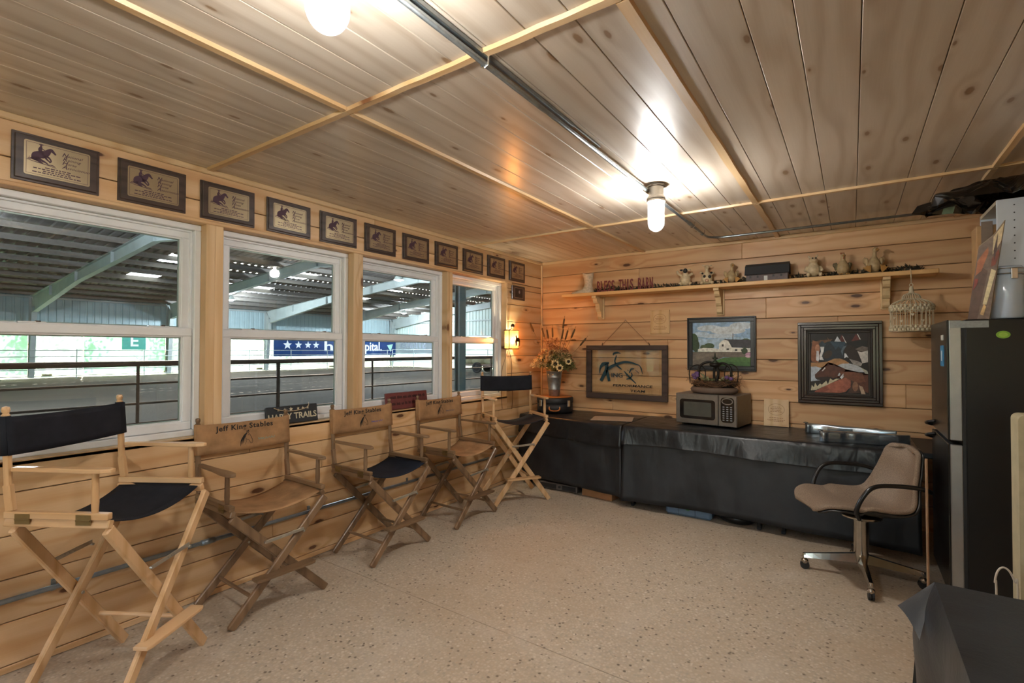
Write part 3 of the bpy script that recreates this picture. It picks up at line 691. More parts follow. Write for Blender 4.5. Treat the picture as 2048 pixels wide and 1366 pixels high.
mb = MB(); mb.box((-.168, -.113, .072), (.168, .153, .104), ch=.002); mb.build('lid', CARD, t)
mb = MB(); mb.box((-.05, -.1145, .078), (.07, -.113, .088)); mb.build('label_strip', flat('#cdb79a'), t)
t = thing('tool_case', 'blue-grey plastic carry case with green round badge under the microwave table', 'case', (1.885, 4.47, 0), R_(1))
BLUEP = mat('blue_grey_plastic', '#5c7690', .42); mb = MB(); mb.box((-.19, -.14, 0), (.19, .14, .13), ch=.018); mb.build('body', BLUEP, t)
mb = MB(); mb.box((-.075, -.146, .02), (.06, -.139, .12), ch=.003); mb.build('front_panel', BLUEP, t)
mb = MB(); mb.lathe([(0, .004), (.017, .004), (.019, 0), (.019, -.002)][::-1], 16, (0, 0, 0), 0, basis((1, 0, 0), (0, 0, 1), (.0, -.146, .075))); mb.build('badge', flat('#3f7a4e'), t)
for s in (-.075, .06): mb = MB(); mb.box((s-.002, -.1465, .012), (s+.002, -.138, .122)); mb.build('rib', mat('blue_dark', '#3c4f63', .5), t)
t = thing('round_tray', 'white plate on a round black tray on the floor under the microwave table', 'tray', (2.25, 4.50, 0), 0)
mb = MB(); mb.lathe([(0, .0), (.12, .0), (.145, .03), (.15, .06), (.142, .06), (.135, .034), (0, .02)], 28); mb.build('dish', mat('black_dish', '#17191b', .3), t, True)
mb = MB(); mb.lathe([(0, .062), (.125, .066), (.142, .075), (.139, .08), (0, .072)], 28); mb.build('plate', flat('#d8cfc0'), t, True)

# round vanity case, tin vase of dried flowers
t = thing('round_case', 'round black travel case with tan trim lid and leather handle', 'case', (.335, 4.79, TZ+.006), R_(28))
mb = MB(); mb.lathe([(0, 0), (.185, 0), (.195, .008), (.195, .1), (0, .1)], 40); mb.build('body', mat('case_black', '#17181b', .55, bump=.2), t, True)
mb = MB(); mb.lathe([(0, .101), (.198, .101), (.2, .106), (.2, .152), (.19, .162), (0, .162)], 40); mb.build('lid', MATS['case_black'], t, True)
mb = MB(); mb.lathe([(0, .163), (.183, .1632), (.19, .165), (.188, .169), (0, .168)], 40); mb.build('tan_top', mat('tan_leather', '#a4672f', .5), t, True)
mb = MB(); mb.tube(spline([(-.055, -.2, .062), (-.055, -.225, .05), (-.04, -.235, .035), (0, -.238, .03), (.04, -.235, .035), (.055, -.225, .05), (.055, -.2, .062)], 5), .008, 8); mb.build('handle', mat('tan_leather', '#a4672f', .5), t, True)
for s in (-1, 1):
    mb = MB(); mb.ball((s*.055, -.2, .066), .008); mb.build('handle_stud', STEELB, t, True)
    mb = MB(); a = -PI/2+s*.85; mb.box((-.02, -.006, -.035), (.02, .006, .035), 0, Matrix.Translation((.2*math.cos(a), .2*math.sin(a), .1)) @ Matrix.Rotation(a+PI/2, 4, 'Z'), .004); mb.build('clasp', mat('bright_steel', '#d8dcdd', .25, 1), t)
CASEZ = TZ+.006+.17
vx, vy = .325, 4.79
t = thing('flower_bucket', 'galvanised tin bucket standing on the round case, filled with dried flowers', 'vase', (vx, vy, CASEZ))
TIN = mat('tin', '#98a0a5', .36, .85, var=.2, scale=30)
mb = MB(); mb.lathe([(0, 0), (.056, 0), (.06, .004), (.065, .07), (.068, .074), (.066, .078), (.078, .2), (.081, .204), (.079, .208), (.087, .268), (.092, .272), (.088, .274), (.083, .26), (.06, .02), (0, .02)], 32); mb.build('bucket', TIN, t, True)
for s in (-1, 1): mb = MB(); mb.ball((s*.03, -.078, .235), (.008, .006, .008)); mb.build('rivet', STEELB, t, True)
fr = random.Random(11)
STEM = mat('dry_stem', '#8a6f48', .8); STRAW = mat('dry_straw', '#b59a6b', .8, var=.3, scale=30); CATT = mat('cattail_brown', '#5a4326', .85)
DRYG = mat('dry_green', '#6d6a3c', .8, var=.3, scale=25); DRYR = mat('dry_rust', '#a8764e', .8, var=.3, scale=25)
for (u, v, L, ang) in ((1064, 655, 1, 12), (1086, 665, 1, 4), (1095, 668, .9, 0), (1127, 647, 1, -5), (1125, 668, 1, -6), (1133, 670, 1, -9), (1146, 667, .9, -20), (1166, 684, .9, -36), (1105, 665, .8, 8)):
    p = aty(u, v, vy+fr.uniform(-.06, .08)); tip = Vector((p.x-vx, p.y-vy, p.z-CASEZ)); base = Vector((tip.x*.1, tip.y*.1, .24))
    d = (tip-base).normalized(); a = tip-d*.055; b = tip+d*.055
    mb = MB(); mb.tube(spline([base, base.lerp(a, .5)+Vector((0, 0, .015)), a, b+d*.03], 4), .0025, 5); s_ = mb.build('cattail', STEM, t)
    mb = MB(); mb.tube([a, a.lerp(b, .1), a.lerp(b, .9), b], [.004, .0095, .0095, .004], 10); mb.build('cattail_head', CATT, s_, True)
def spray(name, n, m_, spread, rise, leaf, droop, az=None, ln=(.6, 1)):
    mb = MB()
    for _ in range(n):
        a = fr.uniform(0, 2*PI) if az is None else fr.gauss(*az); r = spread*fr.uniform(.35, 1); h = rise*fr.uniform(.45, 1.05)
        x, y = r*math.cos(a), r*math.sin(a)*.62
        P = [Vector((x*.1, y*.1, .25)), Vector((x*.45, y*.45, .27+h*.7)), Vector((x*.8, y*.8, .27+h*(1-droop*.3))), Vector((x, y, .27+h*(1-droop)))]
        S = spline(P, 3); mb.tube(S, .0014, 3)
        for q in range(leaf):
            s = S[fr.randrange(3, len(S))]; d = Vector((fr.uniform(-1, 1), fr.uniform(-1, 1), fr.uniform(-.3, 1))).normalized(); l = fr.uniform(.016, .042); w = d.cross(Vector((fr.uniform(-1, 1), fr.uniform(-1, 1), .4))).normalized()*l*.22
            mb.add([s, s+d*l*.5+w, s+d*l, s+d*l*.5-w], [(0, 1, 2, 3)])
    o = mb.build(name, m_, t); o['kind'] = 'stuff'; return o
spray('dried_grass', 100, STRAW, .23, .26, 22, .35); spray('dried_fern', 120, DRYG, .25, .22, 26, .75, (-.5, .9)); spray('rust_blossom', 70, DRYR, .22, .28, 22, .25, (2.6, .8)); spray('pale_sprig', 60, mat('pale_straw', '#d9c49a', .8, var=.2), .29, .16, 14, .5, (3.25, .3)); spray('seed_heads', 26, DRYR, .16, .36, 12, .1)
for (u, v, r) in ((1110.5, 728, .05), (1119.5, 736, .042), (1137, 723, .038)):
    p = aty(u, v, vy-.13); c = Vector((p.x-vx, p.y-vy, p.z-CASEZ)); n_ = Vector((.35, -1, .25)).normalized(); X = n_.cross(Vector((0, 0, 1))).normalized(); Y = X.cross(n_)*1
    M = basis(X*-1, Y, c) if (X*-1).cross(Y).dot(n_) > 0 else basis(X, Y, c)
    f_ = MB(); f_.lathe([(0, .008), (r*.3, .007), (r*.42, .0), (r*.42, -.006), (0, -.008)][::-1], 14, (0, 0, 0), 0, M); f_.tube([c-n_*.006, c-n_*.06+Vector((0, .03, -.02)), (0, 0, .26)], .003, 5); sf = f_.build('sunflower', mat('seed_black', '#1f1712', .9), t)
    for k in range(13):
        a = 2*PI*k/13+fr.uniform(-.1, .1); l = r*fr.uniform(.9, 1.15); e = (math.cos(a), math.sin(a)); q = (-math.sin(a)*r*.2, math.cos(a)*r*.2)
        mb = MB(); mb.add([(e[0]*r*.38, e[1]*r*.38, 0), (e[0]*l*.7+q[0], e[1]*l*.7+q[1], .006), (e[0]*l, e[1]*l, .002), (e[0]*l*.7-q[0], e[1]*l*.7-q[1], .006)], [(0, 1, 2, 3)], 0, M); mb.build('petal', mat('cream_petal', '#dcc793', .7), sf)
t = tag(MB().box((0, 0, 0), (.001, .001, .001)).build('paper_sheet', flat('#b5a088')), 'tan sheet of paper lying on the black cloth in front of the framed glass sign', 'paper')
q = [atz(u, v, TZ+.005) for u, v in ((1180, 840), (1190, 832.5), (1268, 834.5), (1264, 844))]
me = t.data; me.clear_geometry(); V = [(p.x, p.y, TZ+.004+.003*(i % 2)) for i, p in enumerate(q)]+[(p.x, p.y, TZ+.006+.003*(i % 2)) for i, p in enumerate(q)]
me.from_pydata(V, [], [(3, 2, 1, 0)[::-1][::-1], (4, 5, 6, 7), (0, 1, 5, 4), (1, 2, 6, 5), (2, 3, 7, 6), (3, 0, 4, 7)]); me.update()

# microwave
t = thing('microwave', 'stainless steel microwave oven with dark door window on the black covered table', 'microwave', (1.985, 4.845, TZ+.003), R_(-7))
SST = mat('stainless', '#8d8780', .34, .75, var=.08, scale=50); DKGL = mat('dark_glass', '#101214', .08, var=.05, coat=.6)
w, dp, hh = .27, .2, .285
mb = MB(); mb.box((-w, -dp+.02, .012), (w, dp, hh), ch=.004); mb.build('body', mat('microwave_case', '#77716b', .42, .6, var=.06), t)
mb = MB(); mb.box((-w, -dp-.008, .014), (w*.42, -dp+.02, hh), ch=.005); dr = mb.build('door', SST, t)
def rrect(x0, x1, y0, y1, r, n=5):
    o = []
    for cx, cy, a in ((x1-r, y1-r, 0), (x0+r, y1-r, PI/2), (x0+r, y0+r, PI), (x1-r, y0+r, 1.5*PI)): o += [(cx+r*math.cos(a+PI/2*k/n), cy+r*math.sin(a+PI/2*k/n)) for k in range(n+1)]
    return o
F_ = lambda y: basis((1, 0, 0), (0, 0, 1), (0, y, 0))
mb = MB(); mb.prism(rrect(-w*.86, w*.32, .06, .235, .025), 0, .003, 0, F_(-dp-.008)); mb.build('door_glass', DKGL, dr)
mb = MB(); mb.prism(rrect(-w*.72, w*.2, .085, .212, .006), 0, .001, 0, F_(-dp-.011)); mb.build('viewing_mesh', mat('mesh_grey', '#4a4c46', .25, coat=.5), dr)
mb = MB(); mb.box((w*.43, -dp-.008, .014), (w, -dp+.02, hh), ch=.005); cp = mb.build('control_side', SST, t)
mb = MB(); mb.prism(rrect(w*.5, w*.92, .05, .268, .03), 0, .003, 0, F_(-dp-.008)); mb.build('keypad_panel', DKGL, cp)
mb = MB(); mb.prism(ell(w*.71, .235, .048, .03, 24), 0, .002, 0, F_(-dp-.011)); mb.build('display_ring', SST, cp)
mb = MB(); mb.prism(ell(w*.71, .235, .04, .022, 24), 0, .003, 0, F_(-dp-.012)); mb.build('display', DKGL, cp)
for r in range(7):
    for c in range(3): mb = MB(); x = w*.59+c*.032; z = .185-r*.019; mb.prism(rrect(x-.009, x+.009, z-.0045, z+.0045, .004, 2), 0, .001, 0, F_(-dp-.011)); mb.build('button', flat('#8f9294'), cp)
for sx in (-1, 1):
    for sy in (-1, 1): mb = MB(); mb.tube([(sx*.22, sy*.15, 0), (sx*.22, sy*.15, .014)], .014, 10); mb.build('foot', TLEG, t)
MWZ = TZ+.003+hh
# western centrepiece on the microwave
t = thing('western_centrepiece', 'dark western centrepiece with horseshoe arches, twigs and greenery on top of the microwave', 'decoration', (2.0, 4.80, MWZ+.002), R_(-4))
mb = MB(); mb.lathe([(0, 0), (.17, .0), (.2, .012), (.21, .035), (.195, .055), (.13, .062), (0, .062)], 36, sy=.72); mb.build('tray', mat('weathered_tray', '#665447', .7, bump=.3), t, True)
mb = MB(); mb.lathe([(.17, .05), (.185, .07), (.18, .105), (.16, .11), (.15, .07), (0, .065)], 32, sy=.65); mb.build('dark_bowl', mat('dark_iron', '#26221e', .5, .5), t, True)
IRON = MATS['dark_iron']
for x, tw, sc in ((-.05, .15, 1.), (.075, -.2, .95), (-.15, .5, .85), (.15, -.5, .9)):
    mb = MB(); M = Matrix.Translation((x, 0, .1)) @ Matrix.Rotation(tw, 4, 'Z')
    P = [(-.075*sc, 0, 0), (-.085*sc, 0, .08*sc), (-.07*sc, 0, .15*sc), (0, 0, .185*sc), (.07*sc, 0, .15*sc), (.085*sc, 0, .08*sc), (.07*sc, 0, 0)]
    mb.tube(spline(P, 5), .0115 if abs(x) < .1 else .0045, 8, 0, True, M); mb.build('arch', IRON, t, True)
mb = MB(); mb.lathe([(.03, .27), (.034, .285), (.012, .295), (.009, .31), (.022, .322), (.007, .33), (.006, .36), (0, .372)], 12, (.01, 0, 0)); mb.box((-.015, -.006, .315), (.035, .006, .327), ch=.003); mb.build('finial', mat('green_bronze', '#2f3a2c', .5, .5), t, True)
mb = MB(); mb.lathe([(0, .235), (.04, .245), (.05, .265), (.03, .28), (0, .282)], 14, (.01, 0, 0)); mb.build('finial_cup', IRON, t, True)
mb = MB(); cr = random.Random(5)
for _ in range(130):
    a = cr.uniform(0, 2*PI); r = cr.uniform(.13, .21); P = [Vector((r*math.cos(a+k*.35)*(1+cr.uniform(-.12, .16)), r*math.sin(a+k*.35)*.72*(1+cr.uniform(-.1, .1)), .06+cr.uniform(0, .06))) for k in range(4)]; mb.tube(spline(P, 3), .0018, 3)
for _ in range(40):
    a = cr.choice((cr.gauss(PI, .5), cr.gauss(0, .5))); p = Vector((.15*math.cos(a), .1*math.sin(a), .1)); P = [p]
    for k in range(4): p = p+Vector((.035*math.cos(a)*cr.uniform(.2, 1.2), cr.uniform(-.03, .02), cr.uniform(-.03, .05))); P.append(p)
    mb.tube(spline(P, 3), .0013, 3)
o = mb.build('twig_nest', mat('twig', '#6f5138', .85, var=.3), t); o['kind'] = 'stuff'
for k in range(26):
    a = cr.uniform(0, 2*PI); l = cr.uniform(.06, .12); c = Vector((.11*math.cos(a), .07*math.sin(a), .11)); d = Vector((math.cos(a), math.sin(a)-.35, cr.uniform(.2, 1.1))).normalized(); w_ = d.cross(Vector((0, 0, 1))).normalized()*l*.16
    mb = MB(); mb.add([c, c+d*l*.45+w_+Vector((0, 0, .01)), c+d*l-Vector((0, 0, .015)), c+d*l*.45-w_+Vector((0, 0, .01))], [(0, 1, 2, 3)]); mb.build('leaf', mat('sage_leaf', '#8a9268', .7, var=.2) if k % 3 else mat('pale_leaf', '#b7b68a', .7), t)
for (x, y, z) in ((-.15, -.06, .14), (-.13, -.08, .16), (-.17, -.04, .16), (-.14, -.05, .18), (.13, -.07, .15), (.16, -.05, .14)):
    mb = MB(); mb.ball((x, y, z), (.022, .02, .018), 8, 6); mb.build('violet_flower', mat('violet', '#6a4f80', .8, var=.3, scale=90), t)

# ================================================================== PICTURES AND SIGNS ON THE END WALL
WALNUT = pine('walnut', 0, 2, '#4a362c', '#352620', '#241813', rough=.4, coat=.2, kd=.2, grain=1.6, vstr=.2)
# glass sign in an old sash
t = thing('glass_sign', 'dark wooden sash with clear glass lettered in teal, hanging from a cord on the wall', 'sign', (1.06, D-.03, 1.18), 0)
M = basis((1, 0, 0), (0, 0, 1), (0, 0, 0)); gw, gh = .90, .577
OLDW = pine('old_dark_sash', 0, 2, '#4b3a33', '#33261f', '#241a14', rough=.6, kd=.3, grain=1.2, vstr=.1)
for nm, a, b in (('top_rail', (-gw/2, gh/2-.05), (gw/2, gh/2)), ('bottom_rail', (-gw/2, -gh/2), (gw/2, -gh/2+.06)), ('stile', (-gw/2, -gh/2+.06), (-gw/2+.058, gh/2-.05)), ('stile', (gw/2-.058, -gh/2+.06), (gw/2, gh/2-.05))):
    mb = MB(); mb.box((*a, -.012), (*b, .022), 0, M, .003); mb.build(nm, OLDW, t)
mb = MB(); mb.box((-gw/2+.05, -gh/2+.05, -.001), (gw/2-.05, gh/2-.045, .002), 0, M); gl_ = mb.build('glass', glass('sign_glass', ior=1.5), t)
TEAL = flat('#123a44'); INK = flat('#1c1a18')
def cg(P): return [((x-85)/1180*.784-.392, .2385-(y-345)/775*.467) for x, y in P]
Mg = M @ Matrix.Translation((0, 0, .0022))
mb = MB(); k_ = .784/1180
def st(P, *w): stroke(mb, cg(P), [a*k_ for a in w], .0012, 0, Mg)
st([(232, 770), (238, 680), (290, 600), (395, 576)], 8, 28, 60, 30); st([(352, 585), (350, 690), (300, 800), (250, 905)], 52, 58, 55, 52); st([(352, 700), (375, 800), (397, 905)], 45, 48, 44)
st([(360, 690), (440, 640), (530, 595), (650, 558), (760, 562), (840, 588), (905, 610)], 45, 50, 44, 36, 30, 22, 10); st([(905, 610), (935, 670), (955, 760)], 8, 20, 6); st([(520, 615), (570, 655), (615, 690)], 20, 28, 8)
st([(466, 440), (480, 405), (540, 390), (595, 405)], 10, 34, 26, 6); st([(525, 440), (505, 500), (495, 550), (515, 595)], 14, 26, 22, 30)
st([(648, 710), (700, 775), (760, 840), (850, 928)], 6, 30, 26, 12); st([(822, 668), (770, 680), (740, 745)], 6, 26, 20); st([(770, 740), (785, 790), (745, 835), (690, 858)], 14, 20, 22, 16); st([(835, 690), (870, 720), (905, 752)], 4, 8, 4); st([(708, 690), (725, 715)], 6, 12)
text(mb, 'ING', .062, Mg @ Matrix.Translation((*cg([(532, 798)])[0], .0006)), bold=.0012, width=190*k_)
mb.build('logo_print', TEAL, gl_)
mb = MB(); text(mb, 'PERFORMANCE', .034, Mg @ Matrix.Translation((*cg([(782, 975)])[0], .0006)), bold=.0008, width=655*k_, shear=.12); mb.build('lettering', INK, gl_); mb = MB(); text(mb, 'TEAM', .034, Mg @ Matrix.Translation((*cg([(872, 1062)])[0], .0006)), bold=.0008, width=240*k_, shear=.12); mb.build('lettering', INK, gl_)
mb = MB()
for s in (-1, 1): mb.tube([(s*.265, -.012, .29), (0, .002, .556)], .0022, 5)
mb.build('cord', mat('hemp_cord', '#7b5f45', .8), t)
for s in (-1, 1): mb = MB(); mb.tube([(s*.265, 0, .285), (s*.262, -.014, .30), (s*.255, -.012, .318)], .004, 6); mb.build('screw_eye', mat('rust_metal', '#4a3626', .55, .7), t)
mb = MB(); mb.tube([(0, .026, .55), (0, -.004, .556), (0, -.006, .57)], .0028, 6); mb.build('nail', STEELB, t)

def framed(name, label, cx, cz, w, h, border, mats_, steps, polys, cat='picture', aw=None, ah=None):
    t = thing(name, label, cat, (cx, D-.001, cz), 0); M = basis((1, 0, 0), (0, 0, 1), (0, 0, 0)); o = 0
    mb = MB(); mb.box((-w/2+.01, -h/2+.01, 0), (w/2-.01, h/2-.01, .006), 0, M); mb.build('backing', flat('#3a3028'), t)
    for bw, z, mi in steps:
        mb = MB(); rect_frame(mb, w-2*o, h-2*o, bw, 0, z, 0, M, .003); mb.build('frame_moulding', mats_[mi], t); o += bw
    art('painted_canvas', polys, M @ Matrix.Translation((0, 0, .007)), t, w-2*o+.004, h-2*o+.004); return t
BLKF = mat('charcoal_frame', '#26282b', .35, var=.15)
full = [(0, 0), (1, 0), (1, 1), (0, 1)]
sky_ = [('#8fb0cf', full), ('#a9c2d6', [(0, .35), (1, .35), (1, .62), (.7, .66), (.3, .6), (0, .66)]), ('#c3d0d8', ell(.3, .86, .22, .07)), ('#ccd5da', ell(.62, .8, .3, .09)), ('#c6d2da', ell(.85, .9, .2, .08)), ('#bccbd6', ell(.45, .68, .3, .05)), ('#b6c9d8', ell(.15, .72, .16, .06)),
  ('#39502f', ell(.02, .55, .09, .2)), ('#2f4429', ell(.06, .46, .07, .14)), ('#4d5f42', [(0, .32), (.3, .34), (.5, .36), (1, .36), (1, .3), (0, .28)]), ('#43583a', ell(.3, .45, .09, .07)), ('#4a5d3e', ell(.2, .42, .06, .06)), ('#3c5233', ell(.92, .5, .1, .12)),
  ('#e3e2d8', [(.1, .32), (.1, .38), (.2, .41), (.4, .4), (.47, .38), (.47, .32)]), ('#e9e7dc', [(.47, .32), (.47, .5), (.52, .57), (.58, .6), (.64, .58), (.68, .5), (.7, .32)]), ('#e4e1d4', [(.66, .31), (.66, .42), (1, .4), (1, .31)]), ('#3b3b40', [(.58, .605), (.64, .585), (.7, .42), (1, .41), (1, .56), (.95, .59)]), ('#2f3136', [(.55, .6), (.58, .615), (.66, .58), (.72, .42), (.69, .42), (.63, .57)]),
  ('#4b4a48', [(.7, .6), (.705, .74), (.712, .74), (.712, .6)]), ('#37332f', [(.52, .44), (.55, .44), (.55, .49), (.52, .49)]), ('#4a4a44', [(.6, .36), (.64, .36), (.64, .4), (.6, .4)]), ('#3a3a38', [(.74, .34), (.78, .34), (.78, .38), (.74, .38)]), ('#3a3a38', [(.84, .34), (.88, .34), (.88, .38), (.84, .38)]),
  ('#6f665a', [(0, 0), (0, .31), (1, .32), (1, .18), (.55, .2), (.35, .1), (.3, 0)]), ('#7b7265', [(0, .1), (.3, .22), (.55, .25), (.2, .28), (0, .24)]), ('#4a7238', [(.3, 0), (.36, .1), (.56, .19), (1, .21), (1, 0)]), ('#3f6631', [(.45, 0), (.6, .09), (1, .1), (1, 0)]), ('#33472c', ell(.9, .34, .05, .07)), ('#b98ea4', ell(.97, .26, .06, .05)), ('#d3b3c0', ell(.96, .22, .05, .025))]
framed('barn_painting', 'painting of a white barn under blue sky in a wide charcoal frame', 2.009, 1.48, .618, .515, .05, [BLKF], [(.014, .03, 0), (.034, .022, 0)], sky_)
hp = [('#171413', full), ('#241a18', [(.4, .84), (.7, .98), (1, 1), (1, .86)]), ('#5b2724', [(.5, .86), (.56, .97), (.64, .84)]), ('#642b27', [(.72, .86), (.8, .98), (.86, .88)]), ('#d7d2cf', [(.565, .95), (.58, .94), (.64, .83), (.62, .835)]), ('#d7d2cf', [(.815, .98), (.83, .98), (.88, .885), (.86, .89)]), ('#c9cdd3', [(.42, .84), (.48, .945), (.55, .845)]), ('#6a4a36', [(0, .84), (.18, .88), (.32, .89), (.3, .93), (.34, .89), (.4, .9), (.34, .84), (.16, .82)]), ('#8a5638', [(0, .6), (.04, .88), (.14, .85), (.2, .7), (.14, .5), (.02, .52)]), ('#b98263', ell(.13, .74, .045, .07)), ('#d2d4d8', [(.11, .7), (.15, .7), (.16, .56), (.14, .52), (.1, .54)]),
  ('#1d2a35', [(.17, .8), (.33, .86), (.6, .85), (.66, .8), (.64, .6), (.5, .57), (.3, .52), (.16, .54)]), ('#2f4554', [(.35, .86), (.62, .85), (.6, .78), (.55, .72), (.5, .78), (.45, .72), (.4, .79)]), ('#33424d', [(.16, .82), (.21, .87), (.28, .81), (.24, .76), (.18, .77)]), ('#e1e3e6', [(.175, .77), (.25, .77), (.235, .68), (.205, .61), (.24, .545), (.17, .55), (.165, .62), (.19, .69)]), ('#3b2c22', ell(.31, .64, .09, .06, 14, .6)), ('#141617', [(.66, .8), (.78, .87), (1, .87), (1, .78), (.8, .76)]), ('#2a1f1b', [(.6, .78), (.7, .8), (.82, .72), (.88, .58), (.84, .53), (.7, .57), (.6, .6)]), ('#5c6d7b', [(.54, .7), (.58, .77), (.64, .79), (.58, .7), (.57, .62)]), ('#dfe1e4', [(.6, .66), (.625, .66), (.67, .59), (.63, .6), (.6, .58)]), ('#6b625c', [(.78, .73), (.9, .78), (1, .76), (1, .71), (.88, .69)]), ('#cdc9c3', [(.82, .7), (.88, .68), (1, .71), (1, .52), (.9, .5), (.88, .56)]), ('#9a948f', [(.68, .57), (.84, .53), (.9, .5), (.88, .45), (.75, .48)]),
  ('#b3875a', [(0, .4), (0, .5), (.14, .5), (.3, .52), (.42, .57), (.52, .575), (.6, .55), (.68, .5), (.5, .44), (.2, .42)]), ('#bfc4c9', [(.46, .45), (.56, .49), (.68, .495), (.82, .46), (.92, .41), (.96, .36), (.8, .35), (.6, .37)]), ('#b4b2a0', [(.88, .43), (.98, .38), (1, .33), (.95, .33)]), ('#b8c3cf', [(0, .18), (0, .43), (.1, .435), (.2, .41), (.2, .2)]),
  ('#5a3223', [(.08, .25), (.1, .22), (.2, .22), (.3, .26), (.4, .24), (.55, .28), (.7, .35), (.9, .345), (1, .32), (1, .02), (.9, .05), (.5, .1), (.55, .3), (.62, .4), (.45, .45), (.41, .49), (.4, .46), (.34, .47), (.315, .51), (.3, .46), (.24, .42), (.14, .34), (.08, .3)]), ('#74452e', [(.5, .36), (.7, .36), (.9, .34), (.95, .2), (.8, .18), (.6, .25)]), ('#d9d3cd', [(.2, .36), (.26, .43), (.27, .41), (.22, .36)]), ('#2b1c16', [(.08, .25), (.13, .25), (.3, .27), (.4, .25), (.3, .2), (.12, .21)]),
  ('#1e1713', [(0, .18), (.12, .2), (.3, .22), (.45, .26), (.5, .22), (.2, .1), (0, .06)]), ('#cfc6a8', [(0, .03), (.02, .12), (.06, .08), (.08, .16), (.12, .1), (.17, .15), (.2, .13), (.28, .2), (.31, .14), (.35, .24), (.4, .21), (.46, .24), (.52, .24), (.3, .13), (.1, .04)]), ('#a35f4a', [(.06, .0), (.1, .03), (.3, .13), (.5, .22), (.62, .26), (.7, .22), (.71, .12), (.62, .03), (.5, 0)]), ('#8a4c3a', [(.06, 0), (.12, .04), (.3, .11), (.34, .06), (.2, .0)]), ('#d8dadd', [(.48, .29), (.51, .34), (.53, .32), (.51, .285)]), ('#d8dadd', [(.52, .26), (.58, .33), (.585, .27), (.55, .235)]), ('#4a3328', [(.71, .22), (.8, .18), (.86, .02), (.64, .0), (.7, .1)]), ('#8a6248', ell(.78, .12, .05, .08)), ('#b39b82', [(.84, .14), (.9, .12), (.95, .0), (.88, .0)])]
MAHOG = mat('mahogany', '#241210', .25, var=.05, coat=.4); SLIP = mat('antique_slip', '#2e2620', .5)
framed('horse_painting', 'painting of brown, white and black horses in a heavy dark mahogany frame', 2.952, 1.313, .598, .70, .08, [MAHOG, SLIP], [(.024, .045, 0), (.02, .03, 0), (.022, .036, 0), (.012, .024, 1), (.018, .018, 1)], hp)
PLQW = pine('plaque_maple', 2, 0, '#dcb98a', '#c99f69', '#b08652', rough=.4, coat=.2, kd=.1, grain=1, vstr=.1); ETCH = mat('laser_etch', '#8a5a30', .8)
def wood_plaque(label, x, y, z, tilt):
    t = thing('wooden_plaque', label, 'plaque', (x, y, z)); t.rotation_euler = (tilt, 0, 0); M = basis((1, 0, 0), (0, 0, 1), (0, 0, 0))
    mb = MB(); mb.box((-.1, 0, -.006), (.1, .242, .006), 0, M, .002); mb.box((-.087, .013, .005), (.087, .229, .009), 0, M, .003); b = mb.build('board', PLQW, t)
    mb = MB()
    P = ell(0, .15, .066, .052, 30)
    for i in range(30):
        a, c = P[i], P[(i+1) % 30]; mb.prism([a, c, (c[0]*.965, .15+(c[1]-.15)*.955), (a[0]*.965, .15+(a[1]-.15)*.955)], .0085, .0094, 0, M)
    mb.build('etched_oval', ETCH, b); mb = MB()
    for zz, ww in ((.172, .03), (.158, .045), (.144, .035), (.13, .05), (.075, .055), (.058, .07), (.046, .06)):
        x = -ww
        while x < ww: l = random.uniform(.008, .02); mb.box((x, zz-.002, .0088), (min(x+l, ww), zz+.002, .0094), 0, M); x += l+.004
    o = mb.build('etched_print', ETCH, b); o['kind'] = 'stuff'; return t
wood_plaque('pale wooden plaque with etched oval hanging on the wall under the shelf', 1.423, D-.008, 1.588, 0)
wood_plaque('pale wooden plaque with etched oval standing on the black cloth against the wall', 2.482, D-.055, TZ+.004, -.11)
# a strip of mats along the window ledge: two lettered boards
t = thing('trails_sign', 'small black sign reading HAPPY TRAILS with stars, leaning on the window ledge', 'sign', (-.035, 1.905, SILL+.002)); t.rotation_euler = (0, -.16, 0)
M = basis((0, 1, 0), (0, 0, 1), (0, 0, 0)); mb = MB(); mb.box((-.185, 0, -.008), (.185, .118, .008), 0, M, .004); b = mb.build('board', mat('sign_black', '#23262a', .6), t)
mb = MB(); text(mb, 'HAPPY TRAILS', .056, M @ Matrix.Translation((0, .046, .0085)), bold=.001, width=.345)
def star(cx, cy, r): return [(cx+(r if k % 2 == 0 else r*.42)*math.cos(PI/2+k*PI/5), cy+(r if k % 2 == 0 else r*.42)*math.sin(PI/2+k*PI/5)) for k in range(10)]
for x, r in ((-.1, .011), (-.055, .012), (-.012, .016), (.04, .011), (.075, .011), (.11, .011)): mb.prism(star(x, .094, r), .008, .0092, 0, M)
mb.build('lettering', flat('#cfc5a8'), b)
mb = MB(); mb.tube(spline([(.01, -.13, .11), (.016, -.09, .092), (.018, 0, .08), (.016, .09, .092), (.01, .12, .112)], 6), .003, 6); mb.tube([(.01, .12, .112), (.0, .125, .13)], .002, 5); mb.build('rope', flat('#b5a183'), t, True)
t = thing('maroon_sign', 'maroon painted board with dark lettering leaning on the window ledge behind two chairs', 'sign', (-.035, 2.94, SILL+.002)); t.rotation_euler = (0, -.14, 0)
mb = MB(); mb.box((-.235, 0, -.008), (.235, .138, .008), 0, M, .004); b = mb.build('board', mat('maroon_paint', '#6b3432', .6, var=.18), t)
mb = MB()
for zz, wd_ in ((.1, .19), (.048, .2)):
    x = -wd_
    while x < wd_:                                          # words worn past reading
        n_ = random.choice((2, 3, 4, 5))
        for _ in range(n_):
            stroke(mb, [(x, zz-.012), (x+.002, zz+.013*random.uniform(.3, 1)), (x+.008, zz-.002), (x+.009, zz-.012)], [.004, .005, .004], .0092, 0, M, 3, .008); x += .0135
        x += .012
    mb.build('lettering', flat('#3a1c1c'), b); mb = MB()

